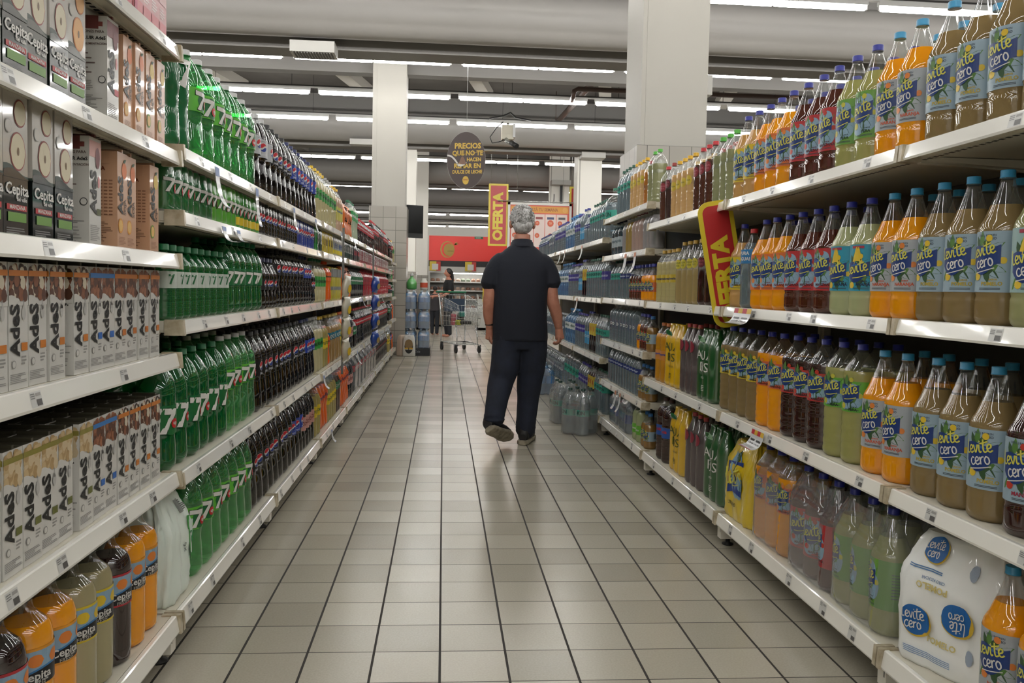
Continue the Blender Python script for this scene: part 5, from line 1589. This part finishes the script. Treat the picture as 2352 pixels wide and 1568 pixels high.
unit('grey box on the far column above the poster', 3.72, 26.6, 4.50, .62, .15, .4, False)
t = thing('security_camera', 'ceiling camera with white box and black lens under the lamps', 'camera', None, (1.30, 17.7, 4.62))
obj('mount_box', MB().box(-.13, .12, -.12, .12, -.34, -.04, C(206, 200, 182, .5)), t)
obj('bracket', MB().tube([(0, 0, .02), (0, 0, -.04)], .03, CHROME).box(.10, .15, -.14, .14, -.30, -.02, C(214, 214, 214)).tube([(-.05, -.1, -.34), (.02, -.16, -.42), (.08, -.2, -.44)], .045, CHROME), t)
obj('camera_barrel', MB().tube([(.06, -.18, -.42), (.17, -.34, -.52)], .055, BLACKP, 12), t)
obj('cable', MB().tube([(-.1, 0, .04), (-.25, -.05, -.1), (-.38, -.05, -.3), (-.33, -.05, -.42), (-.2, -.08, -.40), (-.04, -.1, -.34)], .012, BLACKP, 6).tube([(-.4, 0, .1), (-.1, 0, .16), (.05, 0, .24), (.16, 0, .14), (.5, 0, .09)], .018, BLACKP, 6), t)
t = thing('alarm_box', 'small black box with aerials on the far column', 'device', None, (3.62, 26.9, 3.72))
obj('casing', MB().box(-.16, .16, -.1, .02, -.2, .2, BLACKP), t)
obj('aerial', MB().box(.1, .18, -.05, .0, .2, .8, BLACKP).tube([(-.1, -.04, .2), (-.1, -.04, .5)], .012, BLACKP), t)
obj('indicator', MB().box(-.04, .05, -.104, -.1, -.18, -.06, C(214, 210, 190)), t)

# ------------------------------------------------------------------ people
def fuse(o, size, smooth=2):
    m = o.modifiers.new('fuse', 'REMESH')
    m.mode = 'VOXEL'
    m.voxel_size = size
    m.use_smooth_shade = True
    if smooth:
        q = o.modifiers.new('smooth', 'SMOOTH')
        q.factor = .5
        q.iterations = smooth
    return o
def chain(mb, pts, m, seg=14):
    """pts: (x, y, z, rx, ry) joined into one tapering limb with rounded ends"""
    P0 = [Vector(p[:3]) for p in pts]
    R0 = [(p[3], p[4] if len(p) > 4 else p[3]) for p in pts]
    P1, R1 = [], []
    n = len(P0)
    for i in range(n - 1):
        a, b, c, d = P0[max(i - 1, 0)], P0[i], P0[i + 1], P0[min(i + 2, n - 1)]
        for k in range(4):
            t = k / 4
            P1.append(.5 * (2 * b + (c - a) * t + (2 * a - 5 * b + 4 * c - d) * t * t + (3 * b - a - 3 * c + d) * t ** 3))
            s = t * t * (3 - 2 * t)
            R1.append(tuple(R0[i][q] + (R0[i + 1][q] - R0[i][q]) * s for q in (0, 1)))
    P1.append(P0[-1])
    R1.append(R0[-1])
    e0 = (P1[0] - P1[1]).normalized()
    e1 = (P1[-1] - P1[-2]).normalized()
    r0, r1 = R1[0], R1[-1]
    P1 = [P1[0] + e0 * min(r0) * .55] + P1 + [P1[-1] + e1 * min(r1) * .55]
    R1 = [(r0[0] * .6, r0[1] * .6)] + R1 + [(r1[0] * .6, r1[1] * .6)]
    return mb.tube(P1, R1, m, seg)
def torso(mb, rows, m, seg=28, p=.8):
    """rows: (cx, cy, z, half width, half depth)"""
    rs = []
    for cx, cyy, z, a, b in rows:
        rs.append([(cx + a * math.copysign(abs(math.cos(q)) ** p, math.cos(q)), cyy + b * math.copysign(abs(math.sin(q)) ** p, math.sin(q)), z) for q in [2 * PI * i / seg for i in range(seg)]])
    return mb.rings(rs, m)

SKIN = mat('skin', (176, 122, 100), .5, noise=(16, (162, 104, 84)))
NAVY = mat('navy_cotton', (12, 17, 30), .85, bump=(60, .15))
DENIM = mat('dark_denim', (24, 31, 48), .85, noise=(12, (18, 23, 36)), bump=(25, .35))
SHOE = C(22, 20, 20, .6)
SOLE = mat('worn_rubber', (150, 142, 124), .7, noise=(30, (112, 104, 90)))
def hair_mat():
    m, nt, out = new_mat('grey_hair')
    N, L = nt.nodes.new, nt.links.new
    b = principled(nt, (150, 148, 146), .6)
    tc = N('ShaderNodeTexCoord')
    mp = N('ShaderNodeMapping')
    mp.inputs['Scale'].default_value = (9, 9, 5)
    nz = N('ShaderNodeTexNoise')
    nz.inputs['Scale'].default_value = 3
    nz.inputs['Detail'].default_value = 8
    nz.inputs['Distortion'].default_value = 1.4
    r = N('ShaderNodeValToRGB')
    r.color_ramp.elements[0].position = .36
    r.color_ramp.elements[1].position = .62
    r.color_ramp.elements[0].color = lin((118, 115, 112))
    r.color_ramp.elements[1].color = lin((186, 185, 184))
    L(tc.outputs['Object'], mp.inputs[0])
    L(mp.outputs[0], nz.inputs['Vector'])
    L(nz.outputs['Fac'], r.inputs[0])
    L(r.outputs[0], b.inputs['Base Color'])
    bp = N('ShaderNodeBump')
    bp.inputs['Strength'].default_value = .35
    bp.inputs['Distance'].default_value = .01
    L(nz.outputs['Fac'], bp.inputs['Height'])
    L(bp.outputs[0], b.inputs['Normal'])
    L(b.outputs[0], out.inputs[0])
    return m

def hand(mb, wrist, down, across, fwd, k=1., curl=1.):
    """relaxed hand: palm, four unequal curled fingers and a thumb. down: towards the finger tips, across: index to little finger, fwd: palm side"""
    w, d, a, f = Vector(wrist), Vector(down).normalized(), Vector(across).normalized(), Vector(fwd).normalized()
    chain(mb, [tuple(w - d * .02) + (.026 * k, .022 * k), tuple(w + d * .03) + (.030 * k, .020 * k), tuple(w + d * .085) + (.036 * k, .017 * k)], SKIN)
    pal = w + d * .085
    for i, ln in enumerate((.072, .080, .074, .058)):
        s = pal + a * ((i - 1.5) * .0195) * k - d * .008
        p1 = s + d * ln * .42 + f * ln * .10
        p2 = p1 + (d * .55 + f * .80 * curl).normalized() * ln * .36
        p3 = p2 + (-d * .25 + f * 1. * curl).normalized() * ln * .28
        chain(mb, [tuple(s) + (.0105,), tuple(p1) + (.0098,), tuple(p2) + (.0088,), tuple(p3) + (.0075,)], SKIN, 10)
    t0 = w + d * .025 - a * .024 + f * .006
    t1 = t0 + d * .030 - a * .020 + f * .014
    t2 = t1 + d * .034 - a * .002 + f * .014
    chain(mb, [tuple(t0) + (.014,), tuple(t1) + (.0115,), tuple(t2) + (.0090,)], SKIN, 10)

def walking_man(ox=.567, oy=6.05):
    root = thing('person', 'grey haired man in navy polo shirt and dark jeans walking away down the aisle', 'person', None, (ox, oy, 0))
    mb = MB()
    torso(mb, [(0, 0, .86, .15, .11), (0, 0, 1.0, .17, .12), (0, .0, 1.2, .175, .11), (0, .0, 1.32, .165, .09), (0, .0, 1.40, .11, .07), (0, .01, 1.47, .062, .06), (0, .02, 1.54, .060, .062)], SKIN)
    # head
    mb.ell((0, .03, 1.645), (.074, .094, .108), SKIN, 20, 14)
    mb.ell((0, .075, 1.585), (.056, .058, .055), SKIN, 16, 10)          # jaw
    mb.ell((0, .135, 1.625), (.013, .020, .026), SKIN, 10, 8)           # nose
    mb.ell((0, .117, 1.585), (.024, .010, .008), SKIN, 10, 6)           # lips
    for s in (-1, 1):
        mb.ell((s * .084, .022, 1.612), (.013, .021, .034), SKIN, 12, 8, Matrix.Rotation(s * .35, 3, 'Z'))
        mb.ell((s * .03, .118, 1.65), (.018, .010, .010), SKIN, 8, 6)    # brow and lid
    # arms: left, right
    chain(mb, [(-.15, 0, 1.33, .046), (-.208, -.01, 1.21, .050), (-.235, -.02, 1.06, .045, .047), (-.234, .0, .96, .044, .042), (-.225, .02, .855, .029, .026)], SKIN)
    hand(mb, (-.225, .022, .855), (.05, .05, -1), (.10, -.95, 0), (.98, .12, 0), 1., .9)
    chain(mb, [(.15, 0, 1.33, .046), (.203, -.01, 1.21, .051), (.230, -.02, 1.06, .047, .049), (.265, .0, .96, .043, .042), (.285, .02, .865, .029, .027)], SKIN)
    hand(mb, (.287, .022, .862), (.12, .04, -1), (-.35, -.93, 0), (-.93, .30, 0), 1., 1.1)
    for s, kx, ax, ky, ay, az in ((-1, -.14, -.195, -.04, -.22, .235), (1, .075, .055, .03, .02, .10)):
        chain(mb, [(s * .085, 0, .86, .085), (kx * .5 + s * .045, .0, .66, .07), (kx, ky, .46, .055), ((kx + ax) / 2, (ky + ay) / 2, (.46 + az) / 2, .052), (ax, ay, az, .036)], SKIN)
    fuse(obj('body', mb, root), .0048, 2)
    # shirt
    mb = MB()
    torso(mb, [(.0, -.0, .765, .204, .150), (.0, 0, .80, .203, .150), (-.006, .0, .92, .200, .152), (-.008, .0, 1.05, .200, .150), (-.004, .0, 1.18, .208, .142), (0, .0, 1.28, .210, .132), (0, .0, 1.335, .200, .118), (0, .0, 1.385, .168, .100), (0, .005, 1.425, .128, .086), (0, .01, 1.462, .080, .076)], NAVY, 36, .85)
    for s in (-1, 1):
        x1, z1 = (-.232, 1.165) if s < 0 else (.224, 1.18)
        chain(mb, [(s * .135, 0, 1.350, .066, .075), (s * .172, -.002, 1.315, .070, .078), ((s * .18 + x1) / 2 + s * .004, -.005, 1.25, .069, .076), (x1, -.012, z1, .070, .078)], NAVY, 18)
    sh = fuse(obj('polo_shirt', mb, root), .0085, 3)
    mb = MB()
    n = 28
    for z0, z1, ra, rb in ((1.440, 1.492, 1.12, 1.04), (1.436, 1.478, 1.26, 1.16)):
        rs = []
        for z, k in ((z0, ra), (z1, rb), (z1 - .004, rb * .92)):
            rs.append([(.071 * k * math.cos(2 * PI * i / n), .012 + .074 * k * math.sin(2 * PI * i / n), z - .012 * math.sin(2 * PI * i / n)) for i in range(n)])
        mb.rings(rs, NAVY, False, False)
    obj('collar', mb, sh)
    # jeans
    mb = MB()
    torso(mb, [(0, -.0, .70, .165, .118), (0, -.008, .78, .186, .136), (0, .0, .88, .182, .130), (0, 0, .95, .178, .122)], DENIM, 32, .85)
    chain(mb, [(-.090, -.01, .80, .108, .125), (-.098, -.01, .68, .112, .116), (-.112, -.03, .565, .106, .106), (-.142, -.05, .45, .094, .094), (-.172, -.14, .33, .080, .084), (-.193, -.215, .232, .073, .078), (-.197, -.235, .205, .074, .08)], DENIM, 20)
    chain(mb, [(.092, -.0, .80, .109, .125), (.094, .01, .68, .110, .115), (.090, .025, .565, .104, .104), (.078, .035, .44, .094, .095), (.070, .03, .30, .080, .084), (.058, .015, .16, .074, .08), (.054, .01, .085, .073, .082)], DENIM, 20)
    for x, y, zc, k in ((-.192, -.21, .238, 1), (-.195, -.232, .212, 1), (-.16, -.10, .39, .9), (.056, .012, .118, 1), (.058, .018, .155, 1), (.075, .035, .36, .9)):
        mb.ell((x, y, zc), (.079 * k, .082 * k, .015), DENIM, 16, 8)         # fabric folds
    je = fuse(obj('jeans', mb, root), .0085, 2)
    # shoes: flat one under the right leg, the left one tipped on its toe
    def shoe(M4):
        up_, so = MB(), MB()
        rs, ss = [], []
        for t, w, h in ((-.10, .024, .05), (-.085, .036, .085), (-.04, .040, .098), (.02, .042, .078), (.09, .049, .058), (.15, .042, .042), (.178, .022, .026)):
            rs.append([M4 @ Vector((w * math.copysign(abs(math.cos(a)) ** .8, math.cos(a)), t, .022 + h * .5 + h * .5 * math.sin(a))) for a in [2 * PI * i / 16 for i in range(16)]])
        for t, w in ((-.112, .024), (-.09, .040), (-.04, .043), (.02, .043), (.09, .053), (.15, .047), (.188, .022)):
            ss.append([M4 @ Vector((w * math.copysign(abs(math.cos(a)) ** .45, math.cos(a)), t, .016 + .016 * math.copysign(abs(math.sin(a)) ** .45, math.sin(a)))) for a in [2 * PI * i / 16 for i in range(16)]])
        up_.rings(rs, SHOE)
        so.rings(ss, SOLE)
        return up_, so
    d = Vector((.53, .78, -.33)).normalized()
    u = Vector((-.25, .70, .62))
    u = (u - d * u.dot(d)).normalized()
    tipped = Matrix((d.cross(u), d, u)).transposed().to_4x4()
    tipped.translation = (-.165, -.245, .108)
    tipped = tipped @ Matrix.Scale(1.1, 4)
    for M4 in (Matrix.Translation((.058, .03, .001)) @ Matrix.Rotation(-.28, 4, 'Z') @ Matrix.Scale(1.1, 4),
               tipped):
        u_, s_ = shoe(M4)
        so = obj('shoe', u_, root)
        obj('sole', s_, so)
    # hair: cropped shell with many short locks
    HM = hair_mat()
    mb = MB()
    r = random.Random(3)
    mb.ell((0, .022, 1.655), (.084, .100, .098), HM, 24, 16)
    mb.ell((0, -.018, 1.60), (.072, .060, .062), HM, 18, 12)
    for i in range(620):
        th, ph = r.uniform(0, 2 * PI), math.asin(r.uniform(-.55, 1))
        nrm = Vector((math.cos(ph) * math.cos(th), math.cos(ph) * math.sin(th), math.sin(ph)))
        if nrm.y > .55 and nrm.z < .45:
            continue
        p = Vector((0, .022, 1.655)) + Vector((nrm.x * .082, nrm.y * .098, nrm.z * .096))
        d = (Vector((r.uniform(-.4, .4), r.uniform(-.3, .1), -1)) - nrm * nrm.dot(Vector((0, 0, -1))) + nrm * .14).normalized()
        if nrm.z > .6:
            d = (Vector((r.uniform(-.6, .6), .7, .1)) + nrm * .4).normalized()
        l = r.uniform(.012, .026)
        mb.tube([p, p + d * l * .5 + nrm * .004, p + d * l], [.0060, .0050, .0020], HM, 5)
    obj('hair', mb, root)
    # watch
    mb = MB()
    rs = [[(-.226 + .034 * math.cos(q), .018 + .032 * math.sin(q), z) for q in [2 * PI * i / 20 for i in range(20)]] for z in (.868, .872, .892, .896)]
    mb.rings(rs, C(16, 16, 18, .4))
    obj('wristwatch', mb, root)
walking_man()

def far_person(name_label, x, y, h, shirt, hairc, rz, long_hair=True, sit=0):
    k = h / 1.7
    root = thing('person', name_label, 'person', None, (x, y, 0), rz)
    root.scale = (k, k, k)
    mb = MB()
    torso(mb, [(0, 0, .86, .15, .11), (0, 0, 1.0, .14, .10), (0, 0, 1.22, .16, .11), (0, 0, 1.36, .165, .09), (0, 0, 1.42, .09, .07), (0, .01, 1.48, .05, .052)], SKIN, 18)
    mb.ell((0, .02, 1.59), (.070, .088, .105), SKIN, 14, 10)
    mb.ell((0, .115, 1.575), (.012, .018, .022), SKIN, 8, 6)
    for s in (-1, 1):
        chain(mb, [(s * .16, 0, 1.36, .045), (s * .20, .04, 1.14, .038), (s * .16, .22, 1.02, .034), (s * .12, .34, 1.02, .024)], SKIN, 10)
        hand(mb, (s * .12, .34, 1.02), (-s * .2, .9, -.2), (s, .1, 0), (0, -.2, -1), .9)
        chain(mb, [(s * .085, 0, .86, .08), (s * .09, .01, .46, .055), (s * .09, -.01, .09, .036), (s * .09, .10, .035, .03)], SKIN, 10)
    fuse(obj('body', mb, root), .009, 1)
    mb = MB()
    torso(mb, [(0, 0, .84, .17, .125), (0, 0, 1.0, .155, .115), (0, 0, 1.22, .175, .125), (0, 0, 1.35, .175, .10), (0, 0, 1.42, .10, .08)], shirt, 20)
    for s in (-1, 1):
        chain(mb, [(s * .13, 0, 1.36, .06), (s * .175, .01, 1.30, .062), (s * .195, .03, 1.18, .056)], shirt, 12)
    fuse(obj('shirt', mb, root), .012, 1)
    mb = MB()
    for s in (-1, 1):
        chain(mb, [(s * .085, 0, .86, .10), (s * .09, .01, .46, .075), (s * .09, -.01, .08, .06)], C(30, 32, 40, .8), 12)
    fuse(obj('trousers', mb, root), .012, 1)
    mb = MB().ell((0, .0, 1.615), (.080, .090, .095), hairc, 16, 10)
    if long_hair:
        chain(mb, [(0, -.06, 1.62, .07, .05), (.02, -.09, 1.48, .075, .045), (.03, -.10, 1.30, .06, .035)], hairc, 12)
    obj('hair', mb, root)
far_person('dark haired woman in black top behind the shopping cart', .11, 18.9, 1.56, C(20, 20, 22, .8), C(26, 20, 18, .5), 1.9)
far_person('person with short dark hair beyond the water stack', -.20, 19.6, 1.16, C(60, 56, 60, .8), C(30, 24, 22, .5), -.4, False)

# ------------------------------------------------------------------ shopping cart
def cart(loc, rz):
    t = thing('shopping_cart', 'wire shopping cart with green handle standing in the aisle', 'cart', None, loc, rz)
    mb = MB()
    # basket: back (handle side, -x) high, front low; local x runs from handle to nose
    def corner(x, s, top):
        k = (x + .40) / .95
        zt = 1.0 - .17 * k
        zb = .44 + .05 * k
        wt, wb = .27 - .05 * k, .22 - .04 * k
        return Vector((x + (.03 if top else .0) * k, s * (wt if top else wb), zt if top else zb))
    xs = [-.40 + .95 * i / 14 for i in range(15)]
    for s in (-1, 1):
        for q in range(7):
            f = q / 6
            mb.tube([corner(x, s, False).lerp(corner(x, s, True), f) for x in (xs[0], xs[-1])], .0045 if q in (0, 6) else .0028, CHROME, 5)
        for x in xs:
            mb.tube([corner(x, s, False), corner(x, s, True)], .0026, CHROME, 5)
    for x in (xs[0], xs[-1]):
        for i in range(9):
            f = i / 8
            mb.tube([corner(x, -1, False).lerp(corner(x, 1, False), f), corner(x, -1, True).lerp(corner(x, 1, True), f)], .0028, CHROME, 5)
        for f in (0, .33, .66, 1):
            mb.tube([corner(x, -1, False).lerp(corner(x, -1, True), f), corner(x, 1, False).lerp(corner(x, 1, True), f)], .0035, CHROME, 5)
    for x in xs:
        mb.tube([corner(x, -1, False), corner(x, 1, False)], .003, CHROME, 5)
    obj('basket', mb, t)
    mb = MB()
    for s in (-1, 1):
        mb.tube([(-.50, s * .26, 1.05), (-.42, s * .25, .95), (-.32, s * .22, .42), (-.36, s * .23, .16), (.50, s * .19, .145), (.54, s * .185, .14)], .012, CHROME, 8)
        mb.tube([(.34, s * .18, .47), (.42, s * .185, .30), (.44, s * .19, .15)], .011, CHROME, 8)
    for x, w in ((-.34, .23), (.0, .21), (.30, .2), (.50, .19)):
        mb.tube([(x, -w, .15), (x, w, .15)], .008, CHROME, 6)
    obj('frame', mb, t)
    obj('handle', MB().tube([(-.50, -.29, 1.05), (-.50, .29, 1.05)], .017, C(24, 122, 82, .4), 10), t)
    for x, s in ((-.34, -1), (-.34, 1), (.46, -1), (.46, 1)):
        w = obj('wheel', MB().tube([(x, s * .215 - .016, .062), (x, s * .215 + .016, .062)], .060, BLACKP, 14), t)
        obj('fork', MB().box(x - .02, x + .02, s * .215 - .024, s * .215 + .024, .06, .145, C(60, 60, 62, .4)), w)
    obj('child_seat_flap', MB().box(-.30, -.285, -.19, .19, .70, .93, C(40, 62, 86, .4)), t)
    return t
CX, CYY = .29, 14.78
CART_RZ = -1.26
cart((CX, CYY, .001), CART_RZ)
for nm, lab, cat, dx, dy, z, sx, sy, sz, col in (('grocery_box', 'teal carton lying in the shopping cart', 'box', .05, .02, .62, .13, .09, .09, C(60, 140, 126)), ('grocery_box', 'dark box standing low in the shopping cart', 'box', -.12, .06, .47, .14, .10, .2, C(60, 58, 54)), ('grocery_bag', 'yellow and green bag at the cart bottom', 'bag', .10, -.06, .47, .13, .08, .09, C(196, 196, 50)), ('grocery_box', 'pink packet at the rear of the cart', 'box', -.22, -.04, .46, .11, .08, .2, C(206, 96, 110)), ('grocery_tray', 'dark tray at the nose of the cart', 'tray', .34, .0, .50, .22, .16, .06, C(46, 44, 40))):
    mb = MB()
    rs = [[(sx / 2 * k * math.copysign(abs(math.cos(q)) ** .35, math.cos(q)), sy / 2 * k * math.copysign(abs(math.sin(q)) ** .35, math.sin(q)), zz) for q in [2 * PI * i / 20 for i in range(20)]] for zz, k in ((0, .94), (.01, 1), (sz * .6, 1), (sz - .01, .97), (sz, .86))]
    mb.rings(rs, col)
    c, s_ = math.cos(CART_RZ), math.sin(CART_RZ)
    o = tag(obj(nm, mb, None, (CX + dx * c - dy * s_, CYY + dx * s_ + dy * c, z), CART_RZ), lab, cat)

# ------------------------------------------------------------------ chilled section at the far end
REDF = C(285, 68, 58, .4)
t = thing('fascia_sign', 'long bright red fascia with a golden emblem above the chillers', 'sign', None, (0, 27.2, 0))
obj('fascia_panel', MB().box(-.5, 9.5, 0, .3, 1.99, 2.80, REDF), t)
mb = MB()
W = lambda s, z, o: (s, -o, z)
GLD = C(232, 180, 90, .5)
mb.disc(W, .10, 2.36, .235, .27, GLD, .004, 18)
mb.disc(W, .115, 2.36, .20, .235, REDF, .008, 18)
mb.disc(W, .15, 2.35, .175, .205, C(216, 176, 86, .5), .012, 18)
for a in (.2, .6, 1.0):
    leaf(mb, W, .34 + .05 * math.cos(a), 2.52 + .05 * math.sin(a), .075, .022, a, GLD, .014)
mb.text(W, 'verdulería', .05, C(150, 120, 50), (.20, 2.31), .016, .02)
mb.rect(W, .98, 1.26, 2.72, 2.80, C(60, 120, 80), .006)
mb.text(W, 'SALIDA', .05, WHITE, (1.10, 2.76), .01, .02)
obj('emblem', mb, t)
t = thing('display_fridge', 'long open white chiller full of small packs under the red fascia', 'fridge', None, (0, 27.1, 0))
mb = MB().box(-.5, 9.5, .6, .7, 0, 1.95, C(206, 204, 198, .5))
mb.box(-.5, 9.5, -.2, .6, 0, .45, C(216, 214, 208, .5))
mb.box(-.5, 9.5, -.05, .6, 1.60, 1.80, C(226, 224, 218, .5))
mb.box(-.5, 9.5, -.02, .3, 1.80, 1.99, C(24, 22, 22))
for x in (-.5, 1.9, 4.3, 6.7, 9.45):
    mb.box(x, x + .05, -.2, .6, .45, 1.6, C(210, 208, 202, .5))
obj('cabinet', mb, t)
for z in (.74, 1.02, 1.30):
    obj('shelf', MB().box(-.45, 9.45, .05, .6, z - .02, z, C(226, 224, 220, .4)), t)
lt = MB()
for x in (.1, 2.5, 4.9, 7.3):
    lt.box(x, x + 1.3, .02, .05, 1.575, 1.598, TUBE)
obj('shelf_lamp', lt, t)
r = random.Random(5)
FOODS = [C(150, 96, 76), C(176, 132, 110), C(206, 198, 188), C(120, 80, 60), C(196, 170, 150), C(140, 150, 130)]
me_food = []
for col in FOODS:
    m_ = MB().box(-.075, .075, -.05, .05, 0, .02, WHITE)
    m_.rings([[(.07 * k * math.cos(q), .045 * k * math.sin(q), zz) for q in [2 * PI * i / 14 for i in range(14)]] for zz, k in ((.02, 1), (.09, .95), (.12, .5))], col)
    me_food.append(m_.mesh('tray'))
for z, zn in ((.45, 'lowest'), (.74, 'second'), (1.02, 'third'), (1.30, 'top')):
    for i in range(14):
        o = obj('food_tray', me_food[r.randrange(6)], None, (-.36 + .165 * i + (.06 if i > 13 else 0), 27.22, z + .001))
        tag(o, 'small food pack, %s along the %s chiller level' % (nth(i + 1), zn), 'food pack', 'food packs in the far chiller')
for i, x in enumerate((-.47, .68, 1.83)):
    t = thing('offer_card', 'yellow and red bordered white card, %s along the chiller top' % nth(i + 1), 'card', 'offer cards on the chiller', (x, 27.0, 1.66))
    mb = MB().box(0, .22, -.004, 0, 0, .30, C(238, 206, 60)).box(.22, .36, -.004, 0, 0, .30, C(214, 60, 50))
    obj('card_border', mb, t)
    obj('card_sheet', MB().box(.08, .28, -.010, -.005, .03, .22, WHITE), t)
# low bins and stands between the aisle and the chiller
for nm, lab, x, y, sx, sy, sz, col in (('display_bin', 'dark bin stand left of the woman', -.62, 22.2, .5, .5, .85, C(90, 86, 80)), ('display_bin', 'pale cooler behind the cart', 1.15, 22.5, .5, .6, .95, C(200, 198, 190)), ('display_bin', 'brownish stand below the chiller left end', -.2, 24.0, .5, .4, .9, C(130, 110, 90))):
    t = thing(nm, lab, 'display stand', None, (x, y, 0))
    obj('bin_body', MB().prism([(-sx / 2 + .04, 0), (sx / 2 - .04, 0), (sx / 2, sz), (sx / 2 - .03, sz), (sx / 2 - .05, sz - .12), (-sx / 2 + .05, sz - .12), (-sx / 2 + .03, sz), (-sx / 2, sz)], 1, -sy / 2, sy / 2, col), t)
    obj('bin_base', MB().box(-sx / 2, sx / 2, -sy / 2, sy / 2, 0, .06, BLACKP), t)
